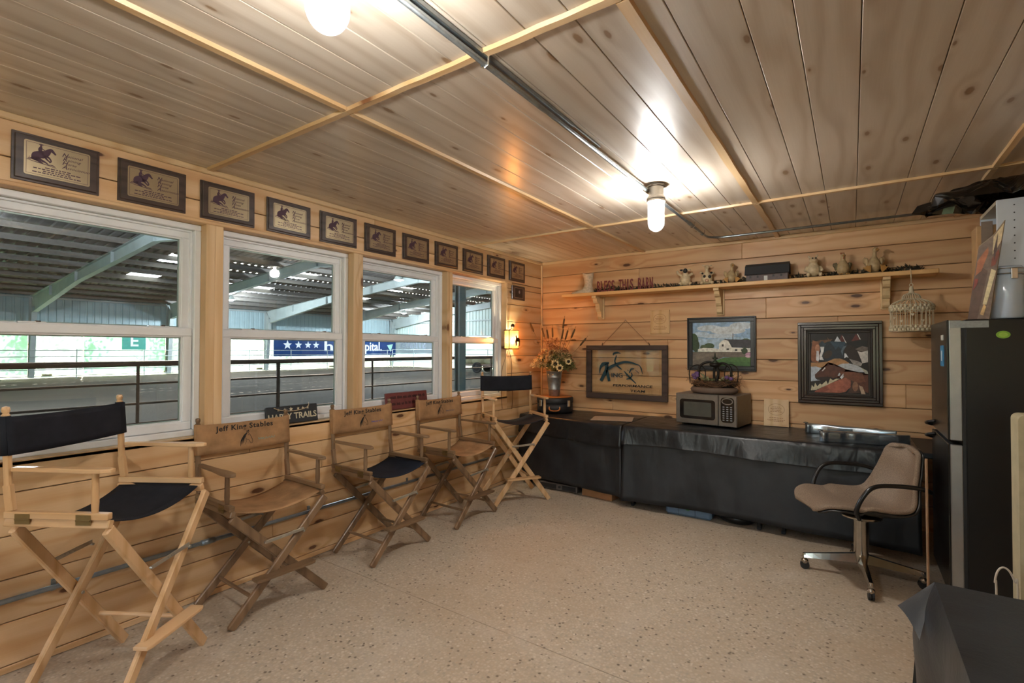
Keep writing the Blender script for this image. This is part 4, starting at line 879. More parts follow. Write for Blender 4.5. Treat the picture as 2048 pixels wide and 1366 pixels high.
# ================================================================== AWARD PLAQUES ABOVE THE WINDOWS
BOARDW = pine('plaque_walnut', 1, 2, '#4a3a33', '#33261f', '#221814', rough=.38, coat=.25, kd=.2, grain=1.8, vstr=.2)
PLATE = mat('brass_plate', '#b3a284', .3, .75, var=.06, scale=8); PRINT = flat('#4a3040')
M0 = basis((0, 1, 0), (0, 0, 1), (0, 0, 0))
def plaque_proto():
    t = thing('award_plaque', 'x', 'plaque', (0, 0, 0), 0, 'award plaques above the windows'); w, h = .309, .216
    mb = MB(); mb.box((-w/2, -h/2, 0), (w/2, h/2, .009), 0, M0, .001); mb.box((-w/2+.009, -h/2+.009, .009), (w/2-.009, h/2-.009, .017), 0, M0, .006); mb.build('walnut_board', BOARDW, t)
    pw, ph = .232, .155; mb = MB(); mb.prism(rrect(-pw/2, pw/2, -ph/2, ph/2, .008, 4), .0165, .0182, 0, M0); p = mb.build('engraved_plate', PLATE, t)
    mb = MB(); rect_frame(mb, pw-.014, ph-.014, .0014, .018, .0186, 0, M0); mb.build('border_line', PRINT, p)
    mb = MB(); z0, z1 = .018, .0187
    for i, wd_ in enumerate(('National', 'Reining', 'Horse', 'Association')):
        text(mb, wd_[0], .026, M0 @ Matrix.Translation((.022, .045-i*.0185, z1)), shear=.35, depth=.0004, bold=.0003, align='CENTER'); text(mb, wd_[1:], .0165, M0 @ Matrix.Translation((.031, .0435-i*.0185, z1)), shear=.35, depth=.0004, align='LEFT', width=.0082*len(wd_[1:]))
    mb.build('lettering', PRINT, p)
    mb = MB(); e = lambda P: [(-.055+x*.1, .012+y*.1) for x, y in P]; S = lambda P, *w_: stroke(mb, e(P), [a*.1 for a in w_], z1, 0, M0, 5, z0)
    # sliding horse with rider: haunches low, forehand up, dust at the hooves
    S([(-.3, -.2), (-.22, .02), (-.02, .12), (.14, .22), (.22, .36)], .12, .3, .34, .24, .16); S([(.2, .34), (.3, .4), (.38, .33), (.46, .24)], .16, .15, .1, .06); S([(.26, .42), (.27, .47)], .03, .01)
    S([(.1, .12), (.24, .02), (.3, -.1), (.24, -.18)], .12, .07, .05, .04); S([(.06, .08), (.16, -.06), (.28, -.16)], .12, .07, .04); S([(-.2, -.08), (-.06, -.14), (.1, -.2), (.2, -.27)], .2, .12, .07, .04); S([(-.26, -.12), (-.1, -.22), (.02, -.27)], .16, .08, .05); S([(-.28, -.1), (-.4, -.16), (-.5, -.2)], .08, .05, .01)
    S([(-.06, .2), (-.08, .34), (-.04, .46)], .12, .13, .08); S([(-.05, .46), (-.05, .55)], .07, .06); S([(-.12, .545), (-.05, .57), (.03, .545)], .02, .05, .02); S([(-.06, .42), (.06, .34), (.16, .32)], .04, .035, .03); S([(-.04, .2), (.06, .1), (.03, -.04)], .08, .06, .05)
    S([(-.52, -.22), (-.2, -.27), (.2, -.31), (.5, -.38)], .015, .03, .03, .008); S([(-.48, -.16), (-.42, -.1), (-.44, -.04)], .02, .01, .005); S([(.2, -.28), (.36, -.28), (.46, -.34)], .02, .04, .01)
    mb.build('rider_emblem', PRINT, p)
    mb = MB(); rr = random.Random(2)
    for zz, ww in ((-.033, .045), (-.042, .085), (-.0505, .052), (-.059, .088)):        # engraved lines too small to read
        x = -ww
        while x < ww-.004: l = rr.uniform(.006, .016); mb.box((x, zz-.0022, z0), (min(x+l, ww), zz+.0022, z1), 0, M0); x += l+.0035
    mb.build('engraved_lines', PRINT, p); return t
proto = plaque_proto(); ordn = ['first', 'second', 'third', 'fourth', 'fifth', 'sixth', 'seventh', 'eighth', 'ninth', 'tenth', 'eleventh']
for i in range(11):
    o = proto if i == 0 else copy_tree(proto)
    o.location = (.0005, .688+i*.3832, 2.277+random.uniform(-.003, .003)); o.rotation_euler = (random.uniform(-.008, .008), 0, 0)
    if i == 3: o.rotation_euler = (0, -.014, .02); o.location.x = .004
    o['label'] = 'walnut award plaque with brass plate, %s from the left in the row below the ceiling' % ordn[i]
t = thing('small_plaque', 'small square dark plaque with a thin light border, under the last award plaque', 'plaque', (.0005, 4.54, 2.045)); mb = MB(); mb.box((-.128, -.078, 0), (.128, .078, .018), 0, M0, .006); mb.build('board', BOARDW, t)
mb = MB(); rect_frame(mb, .17, .112, .004, .0175, .019, 0, M0); mb.build('light_border', flat('#9a8070'), t)
mb = MB(); mb.box((-.074, -.05, .0175), (.074, .05, .0185), 0, M0); mb.build('engraved_plate', mat('dark_plate', '#231c1e', .3), t); mb = MB(); mb.prism(ell(.01, .012, .014, .018), .018, .0195, 0, M0); mb.build('emblem', flat('#8f7d78'), t)

# ================================================================== THE SHELF
SY = 4.817; SZ = 2.033
PINE_SH = pine('pine_shelf', 0, 1, '#e3b67c', '#c99655', '#7a4a26', rough=.5, kd=.5, vstr=.1); CREAMW = mat('bracket_wood', '#d8bb8d', .55)
t = thing('wall_shelf', 'long pine shelf on three scrolled brackets across the far wall', 'shelf', (0, 0, 0))
mb = MB(); mb.box((.40, SY, SZ-.034), (3.586, D-.001, SZ), ch=.004); mb.build('shelf_board', PINE_SH, t)
for x in (.775, 2.01, 3.275):
    prof = [(0, 0), (.19, 0), (.19, -.022), (.165, -.028), (.155, -.055), (.14, -.072), (.105, -.082), (.095, -.105), (.09, -.135), (.07, -.158), (.055, -.162), (.045, -.185), (.042, -.215), (.025, -.23), (0, -.235)]
    mb = MB(); Mx = basis((0, -1, 0), (0, 0, 1), (x, D-.02, SZ-.035)); mb.prism(prof, -.024, .024, 0, Mx); b = mb.build('bracket', CREAMW, t)
    mb = MB(); mb.box((x-.035, D-.02, SZ-.28), (x+.035, D-.001, SZ-.035), ch=.004); mb.build('back_plate', CREAMW, b)
def shx(u, v=560, y=4.94): return aty(u, v, y).x
SHT = SZ+.0015; FY = 4.945
# cowboy boot
t = thing('boot_planter', 'cream ceramic cowboy boot at the left end of the shelf', 'ornament', (shx(1171), FY-.01, SHT), R_(20)); CER = mat('crackle_cream', '#cbb89c', .5, var=.25, scale=45)
mb = MB(); secs = [(0, .0, .03, .075), (.0, .012, .031, .078), (.005, .03, .03, .07), (.018, .055, .029, .05), (.026, .08, .029, .036), (.028, .11, .031, .034), (.028, .15, .036, .04), (.026, .18, .043, .047), (.024, .196, .046, .05), (.024, .196, .042, .046), (.026, .17, .036, .04), (.026, .14, .02, .02)]
V = []; F = []; n = 20
for cx, z, ry, rx in secs:
    for k in range(n):
        a = 2*PI*k/n; X = math.cos(a); top = .02*abs(math.cos(a))**1.5 if z > .19 else 0
        toe = .05*max(0, -X)**1.5 if z < .04 else 0
        V.append((cx+rx*X-toe, ry*math.sin(a)*(1-.45*max(0, -X) if z < .05 else 1), z+(top if z > .19 else 0)-(.012*max(0, -X) if .01 < z < .06 else 0)))
for i in range(len(secs)-1):
    for k in range(n): k2 = (k+1) % n; F.append((i*n+k, i*n+k2, (i+1)*n+k2, (i+1)*n+k))
F.append(tuple(range(n))[::-1]); F.append(tuple((len(secs)-1)*n+k for k in range(n))); mb.add(V, F); mb.build('boot', CER, t, True); t.scale = (1.25, 1.15, 1.08)
mb = MB(); mb.box((.03, -.025, -.001), (.078, .025, .016), ch=.004); mb.build('heel', mat('boot_heel', '#6b5844', .6), t)
# red lettering
t = thing('barn_letters', 'red metal letters reading BLESS THIS BARN standing on the shelf', 'sign', ((shx(1196)+shx(1307))/2, FY-.03, SHT)); wl_ = shx(1307)-shx(1196)
RED = mat('barn_red', '#7a3030', .6, var=.2); mb = MB(); mb.box((-wl_/2, -.022, 0), (wl_/2, .022, .007), ch=.002); mb.build('base', RED, t)
xx = -wl_/2+.016; words = 'BLESS THIS BARN'; stp = (wl_-.03)/(len(words)-1)
for k, ch in enumerate(words):
    if ch == ' ': xx += stp; continue
    mb = MB(); text(mb, ch, .125, basis((1, 0, 0), (0, 0, 1), (0, 0, .049)), depth=.004, bold=.0015, width=min(stp*.8, .034) if ch != 'I' else .012); zs = [v[2] for v in mb.v]; z0_, z1_ = min(zs), max(zs)
    mb.v = [(x, y, .006+(z-z0_)/(z1_-z0_)*.118) for x, y, z in mb.v]; o = mb.build('letter', RED, t); o.location = (xx, 0, 0); xx += stp
# garland of dried leaves lying along the back of the shelf
mb = MB(); gr = random.Random(8)
for _ in range(2200):
    x = gr.uniform(.47, 3.5); 
    if (.47 < x < .62 and gr.random() < .6) or shx(1490) < x < shx(1582): continue
    big_ = 1.4 if (.75 < x < 1.1 or 3.3 < x) else 1
    c = Vector((x, gr.uniform(5.015, 5.04), SZ+.002+abs(gr.gauss(0, .014))*big_)); d = Vector((gr.uniform(-1, 1), gr.uniform(-.4, .4), gr.uniform(-.2, .9))).normalized(); l = gr.uniform(.02, .055); w_ = d.cross(Vector((gr.uniform(-1, 1), gr.uniform(-1, 1), 1))).normalized()*l*.4
    q_ = c+d*l; q_.y = min(q_.y, 5.045); q_.z = max(q_.z, SZ+.002); mb.add([c, c+(q_-c)*.5+w_*.5, q_, c+(q_-c)*.5-w_*.5], [(0, 1, 2, 3)])
for k in range(0):
    mb.tube(spline([(.6+.29*i, 5.025+gr.uniform(-.01, .01), SZ+.008+gr.uniform(0, .012)) for i in range(11)], 4), .003, 4)
o = mb.build('leaf_garland', mat('dry_garland', '#3f3a2c', .9, var=.35, scale=30)); tag(o, 'dark garland of dried leaves lying along the back of the shelf', 'garland', None, 'stuff')
# figurines
CREAM = mat('figure_cream', '#cdb995', .45, var=.18, scale=30); CREAM2 = mat('figure_tan', '#b29a72', .5, var=.22, scale=35); DARKF = mat('figure_black', '#26231f', .5); ORNG = mat('figure_orange', '#b98a4c', .5); BASE = mat('figure_base', '#7a6c50', .8, bump=.3)
def fig(label, u, rz=0, sc=1):
    t = thing('animal_figurine', label, 'figurine', (shx(u), FY-.012, SHT), rz+R_(14), 'animal figurines on the shelf'); t.scale = (sc, sc, sc)
    mb = MB(); mb.lathe([(0, 0), (.062, 0), (.066, .006), (.058, .013), (0, .015)], 20, sy=.75); mb.build('base', BASE, t, True); return t
t = fig('cream cow figurine with dark face, raised arms, leftmost of the shelf animals', 1371)
blob('body', [((0, 0, .07), (.05, .042, .058)), ((0, -.005, .115), (.032, .03, .035)), ((-.045, -.02, .03), (.02, .03, .018)), ((.045, -.02, .03), (.02, .03, .018)), ((-.035, -.005, .11), .013, (-.07, -.02, .135)), ((-.07, -.02, .135), .011, (-.075, -.024, .16)), ((.035, -.005, .11), .013, (.07, -.02, .13)), ((0, -.012, .155), (.026, .026, .028))], CREAM, t)
mb = MB(); mb.ball((0, -.03, .155), (.021, .016, .024)); mb.build('dark_face', DARKF, t, True)
for s in (-1, 1): mb = MB(); mb.ball((s*.034, -.012, .165), (.018, .008, .009)); mb.build('ear', CREAM if s > 0 else DARKF, t, True)
for s in (-1, 1): mb = MB(); mb.ball((s*.06, -.05, .018), (.013, .012, .008)); mb.build('hoof', DARKF, t, True)
t = fig('cream cow figurine with black belly patches and long neck', 1414)
blob('body', [((0, 0, .065), (.052, .042, .055)), ((0, -.005, .105), (.03, .026, .03)), ((0, -.008, .14), (.017, .018, .035)), ((0, -.015, .175), (.02, .026, .02)), ((-.03, 0, .11), .013, (-.062, -.015, .128)), ((.03, 0, .11), .013, (.064, -.012, .12)), ((-.045, -.03, .025), (.019, .026, .016)), ((.045, -.03, .025), (.019, .026, .016)), ((.02, -.014, .185), .006, (.045, -.01, .19)), ((-.02, -.014, .185), .006, (-.042, -.01, .196))], CREAM, t)
for p, r in (((-.022, -.036, .085), (.013, .008, .014)), ((.024, -.036, .08), (.015, .008, .016)), ((.04, -.018, .12), (.012, .008, .01)), ((-.04, -.02, .115), (.01, .008, .008))): mb = MB(); mb.ball(p, r); mb.build('black_patch', DARKF, t, True)
mb = MB(); mb.ball((0, -.043, .045), (.016, .012, .016)); mb.build('udder', mat('figure_pink', '#c9a184', .5), t, True)
def duck(label, u, sc=1, dark=False):
    t = fig(label, u, 0, sc)
    blob('body', [((0, 0, .065), (.045, .04, .055)), ((0, 0, .1), (.03, .028, .035)), ((.004, -.002, .14), (.014, .015, .04)), ((.01, -.008, .182), (.02, .022, .02))], CREAM2, t)
    for s in (-1, 1):
        blob('wing', [((s*.045, .0, .09), (.012, .024, .035)), ((s*.058, .004, .105), (.012, .014, .026))], CREAM2, t)
        mb = MB(); Mf = Matrix.Translation((s*.045, -.045, .03)) @ Matrix.Rotation(s*.35, 4, 'Y') @ Matrix.Rotation(-.35, 4, 'X'); pl = [(0, -.028), (.01, -.01), (.026, .03), (.012, .024), (0, .034), (-.012, .024), (-.026, .03), (-.01, -.01)]
        mb.prism(pl, -.005, .005, 0, Mf @ Matrix.Rotation(PI/2, 4, 'X')); mb.build('webbed_foot', ORNG, t)
    mb = MB(); mb.tube([(.012, -.026, .18), (.016, -.05, .176)], [.01, .006], 8); mb.build('bill', ORNG, t, True); return t
duck('tan duck figurine with orange feet standing left of the toy barn', 1463, .95)
t = fig('tan pig figurine with round belly, just right of the toy barn', 1627, 0, 1.0)
blob('body', [((0, 0, .07), (.052, .045, .058)), ((0, 0, .11), (.037, .033, .03)), ((0, -.008, .15), (.035, .03, .03)), ((0, -.035, .148), (.018, .014, .014)), ((-.045, 0, .1), .014, (-.062, -.01, .06)), ((.045, 0, .1), .014, (.066, -.01, .06)), ((-.045, -.04, .028), (.015, .022, .02)), ((.045, -.04, .028), (.015, .022, .02)), ((-.024, -.004, .175), .008, (-.038, -.004, .192)), ((.022, -.004, .178), .008, (.03, -.004, .2))], CREAM, t)
for s in (-1, 1): mb = MB(); mb.ball((s*.012, -.033, .168), .006); mb.build('eye', DARKF, t, True)
t = fig('tan hen figurine with rusty comb, between the pig and the right hand duck', 1686, 0, .98)
blob('body', [((0, 0, .068), (.05, .045, .057)), ((0, -.002, .11), (.03, .028, .03)), ((0, -.006, .15), (.018, .02, .03)), ((0, -.01, .175), (.018, .02, .018))], CREAM2, t)
for s in (-1, 1): blob('wing', [((s*.048, .01, .085), (.012, .028, .036)), ((s*.062, .015, .1), (.008, .016, .018))], mat('wing_dark', '#6e6448', .6), t)
mb = MB(); mb.tube([(0, -.028, .172), (0, -.046, .166)], [.008, .002], 8); mb.build('beak', ORNG, t, True)
mb = MB(); [mb.ball((x, -.006, .192+.004*abs(x)*50), (.007, .006, .009), 8, 6) for x in (-.014, -.004, .006)]; mb.ball((.0, -.024, .152), (.006, .006, .01), 8, 6); mb.build('comb', mat('rusty_comb', '#a0623e', .5), t, True)
for s in (-1, 1): mb = MB(); [mb.ball((s*.025+q*.01, -.045, .016), (.006, .016, .006), 8, 6) for q in (-1, 0, 1)]; mb.build('claw_foot', ORNG, t, True)
duck('tan duck figurine with orange feet, rightmost of the shelf animals', 1748, 1.08)
# toy barn
bx0, bx1 = shx(1492), shx(1580); bw = (bx1-bx0)/2
t = thing('toy_barn', 'small weathered model barn with dark roof in the middle of the shelf', 'model barn', ((bx0+bx1)/2, FY-.01, SHT)); BW_ = mat('barn_grey', '#6b5f5e', .7, var=.15, scale=40)
mb = MB(); mb.prism([(-.06, 0), (.06, 0), (.06, .065), (-.06, .065)], -bw+.012, bw-.012, 0, basis((0, 1, 0), (0, 0, 1), (0, 0, 0))); mb.build('walls', BW_, t)
for s in (-1, 1): mb = MB(); mb.prism([(s*.068, .058), (s*.074, .064), (s*.045, .14), (0, .165), (0, .156), (s*.039, .133)], -bw, bw, 0, basis((0, 1, 0), (0, 0, 1), (0, 0, 0))); mb.build('roof_slope', mat('barn_roof', '#2e3033', .6), t)
mb = MB(); mb.prism([(-.06, .065), (.06, .065), (.04, .13), (0, .155), (-.04, .13)], -bw+.013, bw-.013, 0, basis((0, 1, 0), (0, 0, 1), (0, 0, 0))); mb.build('gable', BW_, t)
for x in (-.13, -.07, .055, .115): mb = MB(); mb.box((x-.008, -.0625, .032), (x+.008, -.0598, .052)); mb.build('window', DARKF, t)
mb = MB(); mb.box((-.02, -.0625, .0), (.008, -.0598, .046)); mb.build('door', flat('#d8d8d4'), t)
# bird cage hanging from the shelf
bc = aty(1821, 600, 4.852)
t = thing('bird_cage', 'cream wire bird cage hung from the right end of the shelf', 'bird cage', (3.42, 4.80, 1.566)); WIRE = mat('cream_wire', '#d3c6a8', .5, var=.1)
for z, h in ((0.0, .042), (.155, .042)):
    mb = MB()
    for zz in (z, z+h): mb.tube([(.13*math.cos(2*PI*k/28), .13*math.sin(2*PI*k/28), zz) for k in range(29)], .0028, 5)
    for k in range(56):
        a = 2*PI*k/56; mb.ball((.13*math.cos(a), .13*math.sin(a), z+h*(.28+.44*(k % 2))), (.01, .01, .014), 6, 4)
    mb.build('scroll_band', WIRE, t, True)
for k in range(26): a = 2*PI*k/26; mb = MB(); mb.tube([(.129*math.cos(a), .129*math.sin(a), .0), (.129*math.cos(a), .129*math.sin(a), .197)], .0026, 5); mb.build('bar', WIRE, t)
for k in range(26):
    a = 2*PI*k/26; mb = MB(); mb.tube([(r*math.cos(a), r*math.sin(a), z) for r, z in ((.13, .197), (.115, .215), (.085, .232), (.058, .243), (.055, .262), (.045, .278), (.02, .288))], .0025, 5); mb.build('dome_wire', WIRE, t)
mb = MB(); mb.tube([(.058*math.cos(2*PI*k/20), .058*math.sin(2*PI*k/20), .243) for k in range(21)], .0028, 5); mb.build('dome_ring', WIRE, t)
mb = MB(); mb.lathe([(0, .284), (.016, .286), (.018, .3), (.012, .306), (.014, .312), (.012, .335), (.006, .34), (0, .34)], 14); mb.build('finial', WIRE, t, True)
mb = MB(); mb.tube([(.011*math.cos(2*PI*k/14), 0, .351+.011*math.sin(2*PI*k/14)) for k in range(15)], .0028, 5); mb.tube(spline([(0, .0, .36), (0, .0, .42), (0, .03, .474), (0, .075, .477), (0, .09, .472)], 5), .0026, 6); mb.build('hook', WIRE, t)
mb = MB(); mb.lathe([(0, -.003), (.13, -.003), (.132, .002), (0, .003)], 28); mb.build('floor_tray', WIRE, t)
for k, (aa, zz) in enumerate(((-2.5, .1), (-2.1, .075), (-1.6, .12), (-1.15, .075), (-.75, .11), (-2.9, .08))):
    mb = MB(); H_ = [(0, -.012), (.011, .002), (.009, .009), (.004, .009), (0, .005), (-.004, .009), (-.009, .009), (-.011, .002)]; X = (-math.sin(aa), math.cos(aa), 0)
    mb.prism(H_, -.002, .002, 0, basis(X, (0, 0, 1), (.134*math.cos(aa), .134*math.sin(aa), zz))); mb.build('heart', WIRE, t)

# ================================================================== FRIDGE AND WHAT STANDS ON IT
FX, FY0, FW_, FH = 3.48, 3.62, .67, 1.59
t = thing('fridge', 'black top-freezer fridge with silver door edges facing the tables', 'fridge', (FX, FY0, 0))
FBLK = mat('fridge_black', '#0f1113', .38, var=.25, scale=6, bump=.05); FDOOR = mat('fridge_door', '#191715', .3); SILV = mat('door_edge_silver', '#a9abac', .35, .75, var=.06); GASK = mat('gasket', '#24282c', .6)
mb = MB(); mb.box((.075, 0, .04), (.74, FW_, FH), ch=.006); mb.build('cabinet', FBLK, t)
mb = MB(); mb.box((.062, .006, .06), (.076, FW_-.006, FH-.006)); mb.build('gasket', GASK, t)
for z0, z1, nm in ((.925, FH, 'freezer_door'), (.07, .905, 'fridge_door')):
    mb = MB(); mb.box((0, .003, z0), (.01, FW_-.003, z1), ch=.004); d = mb.build(nm, FDOOR, t)
    mb = MB(); mb.box((.009, 0, z0+.002), (.061, .02, z1-.002), ch=.004); mb.build('silver_edge', SILV, d)
    mb = MB(); mb.box((.009, FW_-.02, z0+.002), (.061, FW_, z1-.002), ch=.004); mb.build('silver_edge', SILV, d)
    mb = MB(); mb.box((.01, .02, z0+.003), (.06, FW_-.02, z1-.003)); mb.build('door_core', GASK, d)
    zc = z0+.03 if z0 > .5 else z1-.03; mb = MB(); mb.tube(spline([(0, .5, zc+.02), (-.03, .52, zc+.01), (-.034, .58, zc), (-.03, .63, zc-.01), (0, .645, zc-.02)], 5), .01, 8); mb.build('handle', mat('handle_black', '#121314', .3), d, True)
for y in (.05, FW_-.05):
    for x in (.1, .7): mb = MB(); mb.tube([(x, y, 0), (x, y, .045)], .02, 10); mb.build('foot', TLEG, t)
mb = MB(); mb.box((.012, -.0025, FH-.045), (.17, -.0008, FH-.008)); mb.build('duct_tape', mat('duct_tape', '#8f979c', .3, .3, var=.15, scale=60), t)
mb = MB(); mb.prism(ell(.225, FH-.085, .028, .02, 20), 0, .001, 0, basis((1, 0, 0), (0, 0, 1), (0, -.0008, 0))); sk_ = mb.build('oval_sticker', flat('#7fae3c'), t)
mb = MB(); mb.prism(ell(.225, FH-.085, .018, .012, 20), .001, .0014, 0, basis((1, 0, 0), (0, 0, 1), (0, -.0008, 0))); mb.build('sticker_centre', flat('#9cc54f'), sk_)
mb = MB(); mb.box((-.004, .12, 1.33), (0, .22, 1.45)); mb.build('blue_magnet', flat('#3f86b5'), t); mb = MB(); mb.box((-.0045, .15, 1.36), (-.004, .19, 1.42)); mb.build('magnet_print', flat('#cfe0ea'), t)
mb = MB(); mb.box((-.003, .13, 1.48), (0, .2, 1.51)); mb.build('white_magnet', flat('#c9ccc9'), t)
TOP = FH+.002
t = thing('white_cabinet', 'white shelf cabinet side with a row of peg holes standing on the fridge', 'cabinet', (FX+.235, FY0+.16, TOP)); WHT = mat('white_laminate', '#c6cfd9', .45, var=.03)
mb = MB(); mb.box((0, 0, 0), (.42, .016, .665), ch=.002); sd_ = mb.build('side_panel', WHT, t)
mb = MB(); mb.box((0, .42, 0), (.42, .436, .665), ch=.002); mb.build('side_panel', WHT, t)
mb = MB(); mb.box((.0, .016, .645), (.42, .42, .665)); mb.build('top_panel', mat('cream_edge', '#c9bfa4', .5), t); mb = MB(); mb.box((.0, .016, 0), (.42, .42, .016)); mb.build('bottom_panel', WHT, t); mb = MB(); mb.box((.41, .016, .016), (.42, .42, .645)); mb.build('back_panel', WHT, t)
for k in range(15): mb = MB(); mb.tube([(.07, -.0008, .04+k*.042), (.07, .002, .04+k*.042)], .0035, 8); mb.build('peg_hole', mat('hole_dark', '#22262a', .8), sd_)
t = thing('storage_box', 'brown cardboard box sticking out of the white cabinet on the fridge', 'box', (FX+.165, FY0+.30, TOP+.018)); mb = MB(); mb.box((0, -.05, 0), (.24, .1, .53), ch=.003); mb.build('carton', mat('tan_carton', '#b48e62', .8), t)
mb = MB(); mb.box((.02, -.056, .1), (.068, -.0505, .55)); mb.build('grey_flap', flat('#847263'), t)
t = thing('horse_poster', 'tall poster board printed with brown horses leaning on the fridge top', 'poster', (FX+.095, FY0+.05, TOP)); t.rotation_euler = (0, .13, R_(-28))
PM = basis((1, .0, 0), (0, 0, 1), (0, 0, 0)); mb = MB(); mb.prism([(0, 0), (.09, 0), (.09, .53), (.053, .455), (0, .40)], -.004, .004, 0, PM); mb.build('board', flat('#8a7a63'), t)
pp = [('#6f5b4a', [(0, 0), (1, 0), (1, .98), (.6, .85), (0, .74)]), ('#5a4234', [(0, .0), (.45, 0), (.6, .5), (.2, .55), (0, .4)]), ('#a0603a', [(.05, .45), (.3, .5), (.5, .68), (.45, .74), (.2, .66), (.05, .6)]), ('#c9b48a', [(.62, .84), (1, .97), (1, .8), (.85, .72), (.7, .66)]), ('#7a3b24', [(.7, .62), (.95, .72), (1, .66), (.9, .56), (.72, .54)]), ('#cdbf95', [(.6, .16), (.78, .16), (.98, .5), (.75, .52), (.7, .4)]), ('#4a352a', [(.72, .7), (.8, .88), (.86, .72), (.82, .6)]), ('#c4a06a', [(.55, .06), (.72, .05), (.78, .14), (.66, .17)]), ('#8a3a2a', [(.05, .3), (.2, .36), (.22, .42), (.05, .42)])]
art('horse_print', pp, PM @ Matrix.Translation((.045, .265, .0042)), t, .089, .53)
def canister():
    t = thing('clamp_canister', 'white ceramic canister with wire clamp lid on top of the fridge', 'jar', (FX+.255, FY0+.075, TOP)); CW = mat('white_ceramic', '#b9cbe0', .15, var=.02, coat=.4)
    mb = MB(); mb.lathe([(0, 0), (.06, 0), (.066, .006), (.066, .225), (.062, .234), (0, .234)], 32); mb.build('body', CW, t, True)
    mb = MB(); mb.lathe([(0, .24), (.064, .24), (.067, .246), (.067, .268), (.06, .278), (0, .28)], 32); mb.build('lid', CW, t, True)
    for z in (.237, .264): mb = MB(); mb.tube([(.068*math.cos(2*PI*k/28), .068*math.sin(2*PI*k/28), z) for k in range(29)], .0025, 6); mb.build('wire_ring', mat('bright_steel', '#d8dcdd', .25, 1), t)
    mb = MB(); a = -1.35; mb.box((-.014, -.006, -.03), (.014, .004, .028), 0, Matrix.Translation((.074*math.cos(a), .074*math.sin(a), .236)) @ Matrix.Rotation(a+PI/2, 4, 'Z'), .003); mb.build('clamp', mat('bright_steel', '#d8dcdd', .25, 1), t)
canister()
t = thing('spice_jar', 'white jar with orange lid beside the canister on the fridge, at the right edge', 'jar', (FX+.385, FY0+.07, TOP)); mb = MB(); mb.lathe([(0, 0), (.05, 0), (.055, .005), (.055, .15), (.035, .185), (0, .186)], 24); mb.build('bottle', mat('jar_white', '#b4bcc2', .3), t, True)
mb = MB(); mb.lathe([(0, .187), (.036, .187), (.037, .225), (.03, .23), (0, .23)], 20); mb.build('lid', mat('orange_lid', '#b5693a', .4), t, True); mb = MB(); mb.lathe([(.0555, .03), (.0558, .03), (.0558, .13), (.0555, .13)], 24); mb.build('label', flat('#a9b3ae'), t)
# black bags heaped on the cabinet
t = thing('plastic_bag', 'shiny black plastic bag heaped on the white cabinet below the ceiling', 'bag', (FX+.28, FY0+.30, TOP+.672)); bgm = mat('bag_plastic', '#16130f', .22, coat=.3, bump=.0); br = random.Random(4)
def bag(u, v):
    a = u*2*PI; r = (1-v)**.55; n_ = .12*math.sin(a*5+v*6)+.08*math.sin(a*11-v*9); x = .28*math.cos(a)*r*(1+n_); y = .26*math.sin(a)*r*(1+n_)
    if math.cos(a) < -.3: x -= .12*(-math.cos(a)-.3)*r
    return (x, y, .002+.13*v**.7*(1+.12*math.sin(a*7+v*8))+(0.03*math.sin(a*9)*(1-v) if v > .05 else 0)+.012*(1-v)*abs(math.sin(a*6)))
mb = MB(); mb.grid(bag, 56, 14); o = mb.build('crumpled_sheet', bgm, t); mods(o, ('WELD', dict(merge_threshold=.0005)))
# wooden stick leaning against the fridge
a_ = aty(1857, 1172, FY0-.02); b_ = aty(1855, 918, FY0+.0)
t = thing('wooden_dowel', 'thin wooden dowel standing upright in front of the office chair', 'stick', (3.37, 3.36, 0)); b2 = atx(1855, 918, 3.37)
pt = aty(1855.5, 918, 3.36); mb = MB(); mb.tube([(0, 0, 0), (aty(1855, 918, 3.36).x-3.37, 0, pt.z)], .006, 8); mb.build('dowel', mat('dowel_wood', '#96755a', .5), t); t.location = (aty(1857, 1172, 3.36).x, 3.36, 0)

# ================================================================== OFFICE CHAIR
OX, OY = 3.085, 3.80
fwd = Vector((-.90, -.436, 0)).normalized(); rz = math.atan2(-fwd.x, fwd.y)          # local +Y = the way the chair faces
t = thing('office_chair', 'brown tweed swivel chair with black arms and chrome base on casters', 'office chair', (OX, OY, 0), rz)
TWEED = NT('tweed'); o_ = TWEED.obj(); nz = TWEED.noise(o_, 240, 2, .7); TWEED.set(Base_Color=TWEED.mix(TWEED.rng(nz, .3, .7), rgb('#6e5d4e'), rgb('#9a8672')), Roughness=.95); TWEED.bump(nz, .25, .002); TWEED = TWEED.m
prof = spline([(0, .30, .425), (0, .27, .455), (0, .2, .462), (0, .08, .445), (0, -.06, .432), (0, -.15, .445), (0, -.205, .49), (0, -.235, .56), (0, -.262, .66), (0, -.285, .75), (0, -.298, .80), (0, -.30, .825)], 4)
def halfw(s):
    pts = [(0, .12), (.06, .2), (.15, .25), (.35, .275), (.5, .27), (.6, .25), (.7, .205), (.8, .175), (.9, .155), (.96, .12), (1, .04)]
    for i in range(len(pts)-1):
        if s <= pts[i+1][0]: f = (s-pts[i][0])/(pts[i+1][0]-pts[i][0]); return pts[i][1]*(1-f)+pts[i+1][1]*f
    return .04
def shell(off):
    def fn(u, v):
        k = v*(len(prof)-1); i = min(int(k), len(prof)-2); p = prof[i].lerp(prof[i+1], k-i); tg = (prof[min(i+2, len(prof)-1)]-prof[max(i-1, 0)]).normalized();
        nn = Vector((0, tg.z, -tg.y))
        a = (u-.5)*2; w = halfw(v); cup = (.055 if .25 < v < .72 else .03)*abs(a)**2.4
        if v > .72: cup = .05*abs(a)**2
        q = p+nn*(cup+off); return (a*w, q.y, q.z)
    return fn
